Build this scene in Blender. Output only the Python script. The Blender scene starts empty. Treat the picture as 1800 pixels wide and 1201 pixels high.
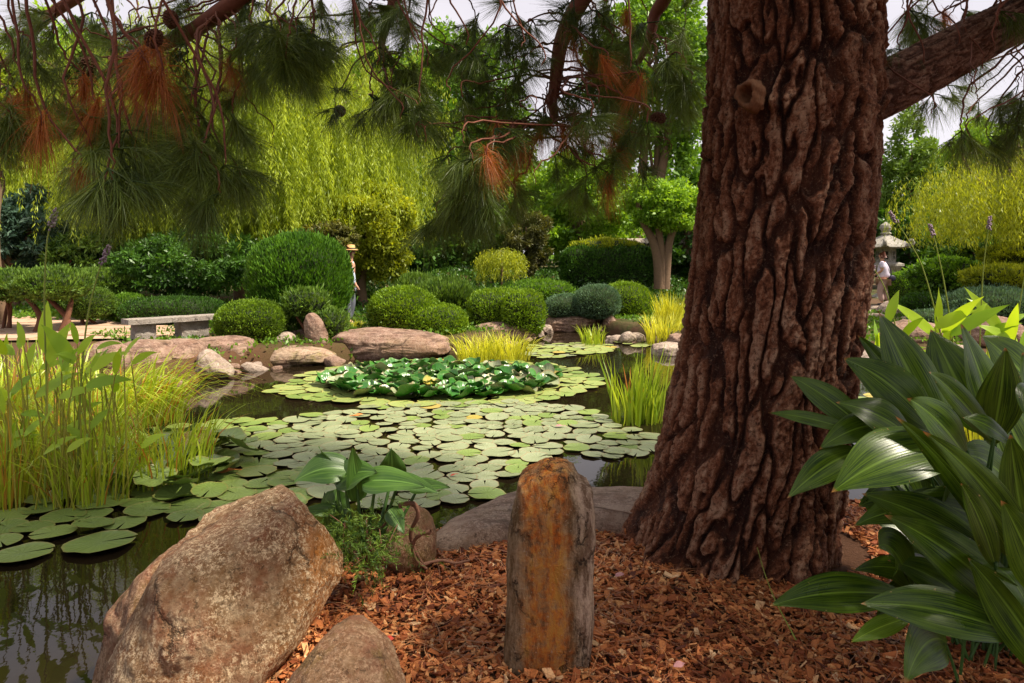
import bpy, math, random
import numpy as np
from mathutils import Vector

rng = np.random.default_rng(7)
random.seed(7)
S = bpy.context.scene
COL = S.collection

# ------------------------------------------------------------------ camera, sky, sun, exposure
CZ = 1.8
cam_d = bpy.data.cameras.new('camera')
cam_d.sensor_width = 36.0
cam_d.lens = 24.0
cam_d.shift_y = -0.0808
cam_d.clip_start = 0.05
cam_d.clip_end = 2000
cam = bpy.data.objects.new('camera', cam_d)
cam.location = (0, 0, CZ)
cam.rotation_euler = (math.radians(90), 0, 0)
COL.objects.link(cam)
S.camera = cam

SUN_EL, SUN_AZ = math.radians(57), math.radians(105)     # azimuth clockwise from +Y: high on the right
w = bpy.data.worlds.new('World'); S.world = w; w.use_nodes = True
nt = w.node_tree; nt.nodes.clear()
def N(nt, t, **k):
    n = nt.nodes.new(t)
    for a, b in k.items():
        setattr(n, a, b)
    return n
sky = N(nt, 'ShaderNodeTexSky', sky_type='NISHITA', sun_disc=False, sun_elevation=SUN_EL, sun_rotation=SUN_AZ)
tc = N(nt, 'ShaderNodeTexCoord')
mp = N(nt, 'ShaderNodeMapping'); mp.inputs['Scale'].default_value = (1.2, 1.2, 3.0)
cn = N(nt, 'ShaderNodeTexNoise'); cn.inputs['Scale'].default_value = 1.6; cn.inputs['Detail'].default_value = 7
cr = N(nt, 'ShaderNodeValToRGB')
cr.color_ramp.elements[0].position = 0.30; cr.color_ramp.elements[0].color = (5.6, 5.2, 5.6, 1)
cr.color_ramp.elements[1].position = 0.70; cr.color_ramp.elements[1].color = (7.4, 6.95, 7.2, 1)
mx = N(nt, 'ShaderNodeMixRGB'); mx.inputs[0].default_value = 0.88
bg = N(nt, 'ShaderNodeBackground'); bg.inputs['Strength'].default_value = 0.05
wo = N(nt, 'ShaderNodeOutputWorld')
L = nt.links.new
L(tc.outputs['Generated'], mp.inputs['Vector']); L(mp.outputs[0], cn.inputs['Vector']); L(cn.outputs[0], cr.inputs[0])
L(sky.outputs[0], mx.inputs[1]); L(cr.outputs[0], mx.inputs[2]); L(mx.outputs[0], bg.inputs[0]); L(bg.outputs[0], wo.inputs[0])

sl = bpy.data.lights.new('sun', 'SUN'); sl.energy = 3.0; sl.angle = math.radians(5); sl.color = (1.0, 0.90, 0.74)
so = bpy.data.objects.new('sun', sl); COL.objects.link(so)
sd = Vector((math.sin(SUN_AZ) * math.cos(SUN_EL), math.cos(SUN_AZ) * math.cos(SUN_EL), math.sin(SUN_EL)))
so.rotation_euler = sd.to_track_quat('Z', 'Y').to_euler()
so.location = (6, 6, 20)

S.view_settings.view_transform = 'Standard'; S.view_settings.look = 'None'
S.view_settings.gamma = 1.0; S.view_settings.use_curve_mapping = False
S.view_settings.exposure = 1.6
S.render.engine = 'CYCLES'
S.cycles.use_denoising = True
S.cycles.max_bounces = 7; S.cycles.diffuse_bounces = 3; S.cycles.glossy_bounces = 3
S.cycles.transmission_bounces = 4; S.cycles.transparent_max_bounces = 6
S.cycles.caustics_reflective = False; S.cycles.caustics_refractive = False

# ------------------------------------------------------------------ helpers
def P(x, y, d):
    return np.array(((x - 900) / 1200 * d, d, CZ - (y - 455) / 1200 * d))
def G(x, y, z=0.0):                 # where the ray through a photo point meets height z
    d = (CZ - z) * 1200 / (y - 455)
    return P(x, y, d)
def unit(v):
    v = np.asarray(v, float)
    n = np.linalg.norm(v, axis=-1, keepdims=True)
    return v / np.maximum(n, 1e-9)

def _hash(ix, iy, iz, seed):
    h = (ix.astype(np.int64) * 374761393 + iy.astype(np.int64) * 668265263 + iz.astype(np.int64) * 1274126177 + seed * 97531) & 0xFFFFFFFF
    h = ((h ^ (h >> 13)) * 1274126177) & 0xFFFFFFFF
    h = ((h ^ (h >> 16)) * 2246822519) & 0xFFFFFFFF
    return ((h ^ (h >> 15)) & 0xFFFFFF) / float(0xFFFFFF)
def noise(p, seed=0):
    p = np.asarray(p, float)
    i = np.floor(p); f = p - i; u = f * f * (3 - 2 * f)
    i = i.astype(np.int64)
    out = 0
    for a in (0, 1):
        for b in (0, 1):
            for c in (0, 1):
                wgt = (u[:, 0] if a else 1 - u[:, 0]) * (u[:, 1] if b else 1 - u[:, 1]) * (u[:, 2] if c else 1 - u[:, 2])
                out = out + wgt * _hash(i[:, 0] + a, i[:, 1] + b, i[:, 2] + c, seed)
    return out * 2 - 1
def fbm(p, o=4, seed=0):
    p = np.asarray(p, float); a, s, t = 1.0, 0, 0
    for k in range(o):
        s = s + a * noise(p * (2.03 ** k) + k * 17.3, seed + k); t += a; a *= 0.5
    return s / t
def ridged(p, o=4, seed=0):
    p = np.asarray(p, float); a, s, t = 1.0, 0, 0
    for k in range(o):
        s = s + a * (1 - 2 * np.abs(noise(p * (2.1 ** k) + k * 11.1, seed + k))); t += a; a *= 0.5
    return s / t
def smooth(x, a, b):
    t = np.clip((x - a) / (b - a), 0, 1)
    return t * t * (3 - 2 * t)

class MB:
    """collects quads and triangles with one value per face; build() links them as one mesh object"""
    def __init__(s):
        s.V = []; s.F = []; s.A = []; s.PA = []; s.n = 0
    def add(s, V, F, v=0.5, pa=None):
        V = np.asarray(V, float).reshape(-1, 3); F = np.asarray(F, np.int64)
        s.V.append(V); s.F.append(F + s.n); s.n += len(V)
        s.A.append(np.broadcast_to(np.asarray(v, float), (len(F),)))
        s.PA.append(np.zeros((len(V), 3)) if pa is None else np.asarray(pa, float))
        return s
    def mesh(s, name, origin=(0, 0, 0), smooth_=False, val=True, pa=False):
        V = np.concatenate(s.V) - np.asarray(origin, float)
        me = bpy.data.meshes.new(name)
        me.vertices.add(len(V)); me.vertices.foreach_set('co', V.astype(np.float32).ravel())
        lv = np.concatenate([f.ravel() for f in s.F])
        tot = np.concatenate([np.full(len(f), f.shape[1]) for f in s.F])
        st = np.concatenate(([0], np.cumsum(tot)[:-1]))
        me.loops.add(len(lv)); me.loops.foreach_set('vertex_index', lv.astype(np.int32))
        me.polygons.add(len(tot)); me.polygons.foreach_set('loop_start', st.astype(np.int32))
        if smooth_:
            me.polygons.foreach_set('use_smooth', np.ones(len(tot), bool))
        else:
            me.polygons.foreach_set('use_smooth', np.zeros(len(tot), bool))
        if val:
            a = me.attributes.new('v', 'FLOAT', 'FACE'); a.data.foreach_set('value', np.concatenate(s.A).astype(np.float32))
        if pa:
            a = me.attributes.new('pa', 'FLOAT_VECTOR', 'POINT'); a.data.foreach_set('vector', np.concatenate(s.PA).astype(np.float32).ravel())
        me.update(calc_edges=True)
        return me

def tag(o, label=None, cat=None, group=None, kind=None):
    if label: o['label'] = label
    if cat: o['category'] = cat
    if group: o['group'] = group
    if kind: o['kind'] = kind
    return o
def empty(name, loc, label, cat, group=None):
    o = bpy.data.objects.new(name, None); o.location = tuple(map(float, loc)); o.empty_display_size = 0.1
    COL.objects.link(o)
    return tag(o, label, cat, group)
def wloc(o):
    l = np.zeros(3)
    while o is not None:
        l += np.array(o.location); o = o.parent
    return l
def inst(name, me, loc, parent=None, rot=(0, 0, 0), scale=(1, 1, 1)):
    o = bpy.data.objects.new(name, me); COL.objects.link(o)
    o.location = tuple(np.asarray(loc, float) - (wloc(parent) if parent else 0)); o.rotation_euler = rot
    o.scale = scale if hasattr(scale, '__len__') else (scale,) * 3
    o.parent = parent
    return o
def part(name, mb, mat, parent=None, origin=None, sm=False, pa=False, kind=None, label=None):
    org = wloc(parent) if parent else (np.zeros(3) if origin is None else np.asarray(origin, float))
    me = mb.mesh(name, org, sm, True, pa)
    me.materials.append(mat)
    o = bpy.data.objects.new(name, me); COL.objects.link(o)
    if parent: o.parent = parent
    else: o.location = tuple(map(float, org))
    if kind: o['kind'] = kind
    if label: o['label'] = label
    return o

def tube(pts, rad, sides=8, cap=True):
    pts = np.asarray(pts, float); n = len(pts); rad = np.broadcast_to(np.asarray(rad, float), (n,))
    t = unit(np.gradient(pts, axis=0))
    up = np.array((0, 0, 1.0)) if abs(t[0][2]) < 0.9 else np.array((1.0, 0, 0))
    a = unit(np.cross(t[0], up)); A = []
    for i in range(n):
        a = a - t[i] * np.dot(a, t[i]); a = unit(a); A.append(a.copy())
    A = np.array(A); B = np.cross(t, A)
    th = np.linspace(0, 2 * np.pi, sides, endpoint=False)
    V = pts[:, None, :] + rad[:, None, None] * (np.cos(th)[None, :, None] * A[:, None, :] + np.sin(th)[None, :, None] * B[:, None, :])
    idx = np.arange(n * sides).reshape(n, sides)
    F = np.stack([idx[:-1], np.roll(idx[:-1], -1, 1), np.roll(idx[1:], -1, 1), idx[1:]], -1).reshape(-1, 4)
    return V.reshape(-1, 3), F
def curve(ctrl, n=12):
    c = np.asarray(ctrl, float)
    c = np.vstack([2 * c[0] - c[1], c, 2 * c[-1] - c[-2]])
    out = []
    segs = len(c) - 3
    for t in np.linspace(0, segs, n):
        i = min(int(t), segs - 1); u = t - i
        p0, p1, p2, p3 = c[i:i + 4]
        out.append(0.5 * ((2 * p1) + (-p0 + p2) * u + (2 * p0 - 5 * p1 + 4 * p2 - p3) * u * u + (-p0 + 3 * p1 - 3 * p2 + p3) * u ** 3))
    return np.array(out)
def box(cx, cy, cz, sx, sy, sz, rz=0.0):
    v = np.array([(x, y, z) for x in (-.5, .5) for y in (-.5, .5) for z in (-.5, .5)]) * (sx, sy, sz)
    c, s_ = math.cos(rz), math.sin(rz)
    v = np.stack([v[:, 0] * c - v[:, 1] * s_, v[:, 0] * s_ + v[:, 1] * c, v[:, 2]], 1) + (cx, cy, cz)
    f = np.array([(0, 1, 3, 2), (4, 6, 7, 5), (0, 4, 5, 1), (2, 3, 7, 6), (0, 2, 6, 4), (1, 5, 7, 3)])
    return v, f
def lathe(prof, c, seg=16, sq=None):
    """prof: (radius, z) pairs"""
    prof = np.asarray(prof, float); th = np.linspace(0, 2 * np.pi, seg, endpoint=False) + (np.pi / seg)
    V = np.stack([prof[:, 0][:, None] * np.cos(th), prof[:, 0][:, None] * np.sin(th), np.repeat(prof[:, 1][:, None], seg, 1)], -1) + np.asarray(c, float)
    idx = np.arange(len(prof) * seg).reshape(len(prof), seg)
    F = np.stack([idx[:-1], np.roll(idx[:-1], -1, 1), np.roll(idx[1:], -1, 1), idx[1:]], -1).reshape(-1, 4)
    return V.reshape(-1, 3), F

def leafquads(c, d, s, Ln, W):
    """diamond leaves: base c, axis d, side s"""
    Ln = np.asarray(Ln).reshape(-1, 1); W = np.asarray(W).reshape(-1, 1)
    V = np.stack([c, c + d * Ln * .45 + s * W * .5, c + d * Ln, c + d * Ln * .45 - s * W * .5], 1).reshape(-1, 3)
    F = np.arange(len(c) * 4).reshape(-1, 4)
    return V, F
def rdir(n, r=None):
    r = r or rng
    return unit(r.normal(size=(n, 3)))

# ------------------------------------------------------------------ materials
def newmat(name):
    m = bpy.data.materials.new(name); m.use_nodes = True
    t = m.node_tree; t.nodes.clear()
    return m, t, t.links.new
def ramp(t, fac, stops):
    r = N(t, 'ShaderNodeValToRGB'); e = r.color_ramp.elements
    while len(e) < len(stops): e.new(0.5)
    for i, (p, c) in enumerate(stops):
        e[i].position = p; e[i].color = (*c, 1)
    t.links.new(fac, r.inputs[0])
    return r.outputs[0]
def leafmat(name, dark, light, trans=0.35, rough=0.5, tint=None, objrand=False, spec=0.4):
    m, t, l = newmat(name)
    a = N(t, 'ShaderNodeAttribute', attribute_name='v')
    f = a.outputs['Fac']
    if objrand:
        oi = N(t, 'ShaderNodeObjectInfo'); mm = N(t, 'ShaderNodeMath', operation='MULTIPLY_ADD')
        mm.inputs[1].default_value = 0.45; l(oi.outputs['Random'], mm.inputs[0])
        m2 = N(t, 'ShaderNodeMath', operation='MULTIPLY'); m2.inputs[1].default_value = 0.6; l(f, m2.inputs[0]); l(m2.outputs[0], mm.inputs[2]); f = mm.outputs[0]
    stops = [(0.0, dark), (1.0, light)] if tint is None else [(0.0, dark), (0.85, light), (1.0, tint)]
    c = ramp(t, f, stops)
    b = N(t, 'ShaderNodeBsdfPrincipled'); b.inputs['Roughness'].default_value = rough; b.inputs['Specular IOR Level'].default_value = spec
    l(c, b.inputs['Base Color'])
    tr = N(t, 'ShaderNodeBsdfTranslucent'); hs = N(t, 'ShaderNodeMixRGB', blend_type='MULTIPLY'); hs.inputs[0].default_value = 1
    hs.inputs[2].default_value = (1.5, 1.35, 0.55, 1); l(c, hs.inputs[1]); l(hs.outputs[0], tr.inputs[0])
    mx = N(t, 'ShaderNodeMixShader'); mx.inputs[0].default_value = trans
    l(b.outputs[0], mx.inputs[1]); l(tr.outputs[0], mx.inputs[2])
    o = N(t, 'ShaderNodeOutputMaterial'); l(mx.outputs[0], o.inputs[0])
    return m
def coord(t, scale=(1, 1, 1), kind='Object'):
    c = N(t, 'ShaderNodeTexCoord'); mp = N(t, 'ShaderNodeMapping'); mp.inputs['Scale'].default_value = scale
    t.links.new(c.outputs[kind], mp.inputs[0]); return mp.outputs[0]
def tnoise(t, vec, scale, detail=6, rough=0.6):
    n = N(t, 'ShaderNodeTexNoise'); n.inputs['Scale'].default_value = scale; n.inputs['Detail'].default_value = detail
    n.inputs['Roughness'].default_value = rough; t.links.new(vec, n.inputs['Vector']); return n.outputs[0]
def mix(t, fac, a, b, mode='MIX'):
    m = N(t, 'ShaderNodeMixRGB', blend_type=mode)
    for i, v in enumerate((fac, a, b)):
        if isinstance(v, (int, float)): m.inputs[i].default_value = v
        elif isinstance(v, tuple): m.inputs[i].default_value = (*v, 1)
        else: t.links.new(v, m.inputs[i])
    return m.outputs[0]
def finish(t, col, rough=0.8, bump=None, bs=0.4, bd=0.01, spec=0.3, coat=0.0):
    b = N(t, 'ShaderNodeBsdfPrincipled')
    if isinstance(col, tuple): b.inputs['Base Color'].default_value = (*col, 1)
    else: t.links.new(col, b.inputs['Base Color'])
    if isinstance(rough, (int, float)): b.inputs['Roughness'].default_value = rough
    else: t.links.new(rough, b.inputs['Roughness'])
    b.inputs['Specular IOR Level'].default_value = spec
    b.inputs['Coat Weight'].default_value = coat
    if bump is not None:
        bp = N(t, 'ShaderNodeBump'); bp.inputs['Strength'].default_value = bs; bp.inputs['Distance'].default_value = bd
        t.links.new(bump, bp.inputs['Height']); t.links.new(bp.outputs[0], b.inputs['Normal'])
    o = N(t, 'ShaderNodeOutputMaterial'); t.links.new(b.outputs[0], o.inputs[0])
    return b
def plain(name, c, rough=0.7, var=0.25, scale=30, bs=0.2, spec=0.3):
    m, t, l = newmat(name); v = coord(t); n = tnoise(t, v, scale)
    finish(t, mix(t, n, tuple(x * (1 - var) for x in c), tuple(min(1, x * (1 + var)) for x in c)), rough, n, bs, 0.01, spec)
    return m
def cracks(t, vec, scale, amt=.8):
    """thin irregular fissures, broken up so that only some of them show"""
    nn = N(t, 'ShaderNodeTexNoise'); nn.inputs['Scale'].default_value = scale * 2.2; nn.inputs['Detail'].default_value = 6; nn.inputs['Roughness'].default_value = .65; t.links.new(vec, nn.inputs['Vector'])
    wp_ = mix(t, .22, vec, nn.outputs['Color'])
    vo = N(t, 'ShaderNodeTexVoronoi', feature='DISTANCE_TO_EDGE'); vo.inputs['Scale'].default_value = scale * 1.3; t.links.new(wp_, vo.inputs['Vector'])
    line = ramp(t, vo.outputs['Distance'], [(0.0, (1, 1, 1)), (0.028, (0, 0, 0))]); brk = ramp(t, tnoise(t, vec, scale * 1.4, 4), [(0.48, (0, 0, 0)), (0.58, (amt,) * 3)])
    return mix(t, 1.0, line, brk, 'MULTIPLY'), mix(t, 1.0, ramp(t, vo.outputs['Distance'], [(0.0, (1, 1, 1)), (0.05, (0, 0, 0))]), brk, 'MULTIPLY')
def rockmat(name, base, alt, light, stain=None, stain_amt=0.5, scale=1.0, speck=0.7, moss=0.0, strata=None, edge=None):
    m, t, l = newmat(name); v = coord(t)
    wv = N(t, 'ShaderNodeMapping'); l(v, wv.inputs[0]); wv.inputs['Rotation'].default_value = (.3, .5, .9); v2 = wv.outputs[0]
    n1 = tnoise(t, v, 2.6 * scale, 9, .65); n2 = tnoise(t, v2, 16 * scale, 9, 0.75); n3 = tnoise(t, v, 48 * scale, 6, 0.85); nb = tnoise(t, v2, 6.5 * scale, 8, .75)
    c = mix(t, ramp(t, n1, [(0.42, (0, 0, 0)), (0.58, (1, 1, 1))]), base, alt)
    c = mix(t, ramp(t, n2, [(0.44, (0, 0, 0)), (0.66, (0.9, 0.9, 0.9))]), c, light)
    c = mix(t, ramp(t, nb, [(0.30, (0.8, 0.8, 0.8)), (0.46, (0, 0, 0))]), c, tuple(x * 0.42 for x in base))
    if stain:
        n6 = tnoise(t, v, 1.9 * scale, 8, .65); f6 = ramp(t, n6, [(0.50, (0, 0, 0)), (0.62, (1, 1, 1))])
        if edge:
            sx = N(t, 'ShaderNodeSeparateXYZ'); l(v, sx.inputs[0]); mr = N(t, 'ShaderNodeMapRange'); mr.inputs['From Min'].default_value = edge[0]; mr.inputs['From Max'].default_value = edge[1]
            ad = N(t, 'ShaderNodeMath', operation='MULTIPLY_ADD'); l(n1, ad.inputs[0]); ad.inputs[1].default_value = .35; l(sx.outputs[0], ad.inputs[2]); l(ad.outputs[0], mr.inputs['Value'])
            f6 = mix(t, 1.0, mix(t, .35, f6, (0, 0, 0)), mr.outputs[0], 'ADD')
        c = mix(t, mix(t, 1.0, f6, (stain_amt,) * 3, 'MULTIPLY'), c, mix(t, n2, tuple(x * .5 for x in stain), tuple(min(1, x * 1.35) for x in stain)))
    if moss > 0:
        n7 = tnoise(t, v, 6 * scale, 6)
        c = mix(t, mix(t, 1.0, ramp(t, n7, [(0.5, (0, 0, 0)), (0.62, (1, 1, 1))]), (moss,) * 3, 'MULTIPLY'), c, (0.14, 0.115, 0.012))
    n4 = tnoise(t, v, 70 * scale, 5, 0.9); n5 = tnoise(t, v2, 4.5 * scale, 7, .7)
    sp = mix(t, 1.0, ramp(t, n4, [(0.51, (0, 0, 0)), (0.555, (1, 1, 1))]), ramp(t, n5, [(0.40, (0, 0, 0)), (0.52, (1, 1, 1))]), 'MULTIPLY')
    c = mix(t, mix(t, 1.0, sp, (speck, speck, speck), 'MULTIPLY'), c, tuple(min(.75, x * 1.8 + 0.06) for x in light))
    pit = ramp(t, n3, [(0.40, (1, 1, 1)), (0.45, (0, 0, 0))])
    ck, ckb = cracks(t, v, 2.2 * scale, .9); c = mix(t, ck, c, tuple(x * .22 for x in base))
    c = mix(t, mix(t, 1.0, pit, (0.75,) * 3, 'MULTIPLY'), c, tuple(x * 0.3 for x in base))
    h = mix(t, 0.5, mix(t, .5, n2, nb), n3); h = mix(t, ckb, h, (0, 0, 0))
    if strata:
        ws = N(t, 'ShaderNodeTexNoise'); ws.inputs['Scale'].default_value = 3; ws.inputs['Detail'].default_value = 9; ws.inputs['Roughness'].default_value = .72
        l(coord(t, strata), ws.inputs['Vector'])
        h = mix(t, 0.55, h, ws.outputs[0])
        c = mix(t, ramp(t, ws.outputs[0], [(0.38, (0.75, 0.75, 0.75)), (0.48, (0, 0, 0))]), c, tuple(x * 0.4 for x in base))
        c = mix(t, ramp(t, ws.outputs[0], [(0.52, (0, 0, 0)), (0.62, (.5, .5, .5))]), c, light)
    finish(t, c, 0.82, h, 1.0, 0.035, 0.25)
    return m

M = {}
M['bark'] = None
def barkmat(name, furrow, mid, plate):
    m, t, l = newmat(name)
    a = N(t, 'ShaderNodeAttribute', attribute_name='pa')
    sx = N(t, 'ShaderNodeSeparateXYZ'); l(a.outputs['Vector'], sx.inputs[0])
    v = coord(t, (1, 1, .5)); n1 = tnoise(t, v, 22, 8, .85); n2 = tnoise(t, v, 7, 7, .7); n3 = tnoise(t, coord(t), 52, 5, .85)
    mm = N(t, 'ShaderNodeMath', operation='MULTIPLY_ADD'); l(n1, mm.inputs[0]); mm.inputs[1].default_value = 1.8; mm.inputs[2].default_value = -0.92
    ad = N(t, 'ShaderNodeMath', operation='ADD'); l(sx.outputs[0], ad.inputs[0]); l(mm.outputs[0], ad.inputs[1])
    c = ramp(t, ad.outputs[0], [(0.12, furrow), (0.5, mid), (0.9, plate)])
    c = mix(t, ramp(t, n2, [(0.45, (0, 0, 0)), (0.7, (.6, .6, .6))]), c, mid)
    c = mix(t, ramp(t, n3, [(0.55, (0, 0, 0)), (0.66, (.35, .35, .35))]), c, tuple(min(1, x * 1.7) for x in plate))
    c = mix(t, ramp(t, n3, [(0.40, (.9, .9, .9)), (0.48, (0, 0, 0))]), c, tuple(x * 2.2 for x in furrow))
    finish(t, c, 0.75, mix(t, .45, n1, n3), 1.0, 0.04, 0.3)
    return m
M['bark'] = barkmat('pine_bark', (0.028, 0.007, 0.003), (0.23, 0.074, 0.030), (0.50, 0.30, 0.19))
M['limb_bark'] = barkmat('limb_bark', (0.06, 0.02, 0.012), (0.26, 0.125, 0.08), (0.46, 0.30, 0.215))
M['twig'] = plain('twig_bark', (0.17, 0.06, 0.035), .8, .5, 40)
M['trunk'] = plain('grey_brown_bark', (0.16, 0.10, 0.06), .9, .4, 18, .6)
M['trunk_red'] = plain('red_brown_bark', (0.13, 0.055, 0.03), .9, .4, 18, .6)
M['needle'] = leafmat('pine_needles', (0.02, 0.055, 0.010), (0.20, 0.27, 0.045), .35, .4, objrand=True)
M['needle_brown'] = leafmat('dead_pine_needles', (0.26, 0.070, 0.014), (0.58, 0.20, 0.045), .3, .5, objrand=True)
M['willow'] = leafmat('willow_leaves', (0.15, 0.22, 0.010), (0.45, 0.56, 0.05), .5, .5)
M['willow_r'] = leafmat('weeping_leaves', (0.18, 0.23, 0.012), (0.46, 0.52, 0.05), .5, .5)
M['clipbright'] = leafmat('clipped_leaves_bright', (0.045, 0.11, 0.006), (0.27, 0.42, 0.02), .3, .45)
M['clipcyp'] = leafmat('cypress_sprays', (0.015, 0.065, 0.006), (0.14, 0.31, 0.018), .25, .5)
M['clipbox'] = leafmat('box_leaves', (0.04, 0.09, 0.008), (0.23, 0.37, 0.025), .3, .4)
M['blue'] = leafmat('blue_green_leaves', (0.04, 0.09, 0.045), (0.17, 0.29, 0.155), .2, .6)
M['dark'] = leafmat('dark_leaves', (0.012, 0.04, 0.006), (0.08, 0.19, 0.02), .25, .4)
M['mid'] = leafmat('mid_green_leaves', (0.03, 0.09, 0.008), (0.20, 0.38, 0.03), .4, .45)
M['bright'] = leafmat('fresh_green_leaves', (0.09, 0.20, 0.010), (0.34, 0.55, 0.045), .45, .45)
M['gold'] = leafmat('golden_leaves', (0.13, 0.18, 0.008), (0.48, 0.53, 0.035), .45, .5)
M['juniper'] = leafmat('juniper_sprays', (0.03, 0.08, 0.010), (0.18, 0.30, 0.03), .25, .55)
M['bluecon'] = leafmat('blue_conifer_sprays', (0.015, 0.04, 0.025), (0.07, 0.14, 0.085), .2, .55)
M['olive'] = leafmat('olive_brown_sprays', (0.05, 0.055, 0.012), (0.18, 0.18, 0.035), .3, .5)
M['sedge'] = leafmat('yellow_sedge', (0.28, 0.33, 0.015), (0.70, 0.69, 0.085), .4, .4)
M['reed'] = leafmat('green_reed', (0.13, 0.25, 0.012), (0.46, 0.56, 0.055), .4, .35, tint=(0.45, 0.16, 0.04))
M['reedstem'] = leafmat('reed_stems', (0.25, 0.10, 0.02), (0.40, 0.42, 0.06), .2, .4)
M['thalia'] = leafmat('thalia_leaves', (0.20, 0.37, 0.02), (0.48, 0.64, 0.05), .45, .35, objrand=True)
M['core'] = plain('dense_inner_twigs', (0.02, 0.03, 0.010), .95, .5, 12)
M['flower'] = plain('mauve_flower', (0.27, 0.19, 0.24), .7, .5, 90)

# glossy strap leaf with lengthwise ribs ('pa' = along, across, random)
def straplmat(name, dark, light, rough=0.32, trans=0.15, ribs=46, tip=True, spec=.5):
    m, t, l = newmat(name)
    a = N(t, 'ShaderNodeAttribute', attribute_name='pa'); sx = N(t, 'ShaderNodeSeparateXYZ'); l(a.outputs['Vector'], sx.inputs[0])
    oi = N(t, 'ShaderNodeObjectInfo')
    cx = N(t, 'ShaderNodeCombineXYZ'); l(sx.outputs[1], cx.inputs[0])
    m3 = N(t, 'ShaderNodeMath', operation='MULTIPLY'); m3.inputs[1].default_value = 0.12; l(sx.outputs[0], m3.inputs[0]); l(m3.outputs[0], cx.inputs[1]); l(oi.outputs['Random'], cx.inputs[2])
    n1 = N(t, 'ShaderNodeTexNoise'); n1.inputs['Scale'].default_value = ribs * .45; n1.inputs['Detail'].default_value = 4; l(cx.outputs[0], n1.inputs['Vector'])
    n2 = tnoise(t, coord(t), 9, 4)
    c = mix(t, ramp(t, n1.outputs[0], [(0.38, (0, 0, 0)), (0.66, (1, 1, 1))]), dark, light)
    c = mix(t, ramp(t, n2, [(0.4, (0, 0, 0)), (0.75, (.6, .6, .6))]), c, light)
    # pale midrib
    ab = N(t, 'ShaderNodeMath', operation='ABSOLUTE'); l(sx.outputs[1], ab.inputs[0])
    c = mix(t, ramp(t, ab.outputs[0], [(0.0, (.8, .8, .8)), (0.07, (0, 0, 0))]), c, tuple(min(1, x * 1.8 + .02) for x in light))
    if tip:
        ad = N(t, 'ShaderNodeMath', operation='ADD'); l(sx.outputs[0], ad.inputs[0])
        m4 = N(t, 'ShaderNodeMath', operation='MULTIPLY_ADD'); l(n2, m4.inputs[0]); m4.inputs[1].default_value = .08; m4.inputs[2].default_value = -.04; l(m4.outputs[0], ad.inputs[1])
        c = mix(t, ramp(t, ad.outputs[0], [(0.955, (0, 0, 0)), (0.985, (1, 1, 1))]), c, (0.38, 0.17, 0.05))
        n3 = tnoise(t, coord(t), 60, 3, .7)
        c = mix(t, mix(t, 1., ramp(t, n3, [(0.66, (0, 0, 0)), (0.7, (1, 1, 1))]), ramp(t, ab.outputs[0], [(0.6, (0, 0, 0)), (0.9, (1, 1, 1))]), 'MULTIPLY'), c, (0.33, 0.24, 0.09))
    w1 = N(t, 'ShaderNodeMath', operation='MULTIPLY'); w1.inputs[1].default_value = ribs * 1.6; l(sx.outputs[1], w1.inputs[0])
    w2 = N(t, 'ShaderNodeMath', operation='SINE'); l(w1.outputs[0], w2.inputs[0])
    h = mix(t, .8, w2.outputs[0], n1.outputs[0])
    b = N(t, 'ShaderNodeBsdfPrincipled'); l(c, b.inputs['Base Color']); b.inputs['Specular IOR Level'].default_value = spec
    rr = N(t, 'ShaderNodeMath', operation='MULTIPLY_ADD'); l(n2, rr.inputs[0]); rr.inputs[1].default_value = .2; rr.inputs[2].default_value = rough - .08; l(rr.outputs[0], b.inputs['Roughness'])
    bp = N(t, 'ShaderNodeBump'); bp.inputs['Strength'].default_value = .22; bp.inputs['Distance'].default_value = .0018; l(h, bp.inputs['Height']); l(bp.outputs[0], b.inputs['Normal'])
    tr = N(t, 'ShaderNodeBsdfTranslucent'); tm = mix(t, 1.0, c, (1.6, 1.5, .5), 'MULTIPLY'); l(tm, tr.inputs[0])
    ms = N(t, 'ShaderNodeMixShader'); ms.inputs[0].default_value = trans; l(b.outputs[0], ms.inputs[1]); l(tr.outputs[0], ms.inputs[2])
    o = N(t, 'ShaderNodeOutputMaterial'); l(ms.outputs[0], o.inputs[0])
    return m
M['aspi'] = straplmat('cast_iron_leaf', (0.006, 0.028, 0.001), (0.088, 0.155, 0.006), rough=.29, ribs=46, spec=.4)
M['aspi_y'] = straplmat('cast_iron_leaf_young', (0.08, 0.17, 0.008), (0.20, 0.32, 0.02))
M['arum'] = straplmat('arum_leaf', (0.03, 0.085, 0.012), (0.09, 0.18, 0.03), rough=.4, ribs=20, tip=False)
M['arum_stem'] = plain('arum_stem', (0.05, 0.11, 0.025), .45, .3, 20)

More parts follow.
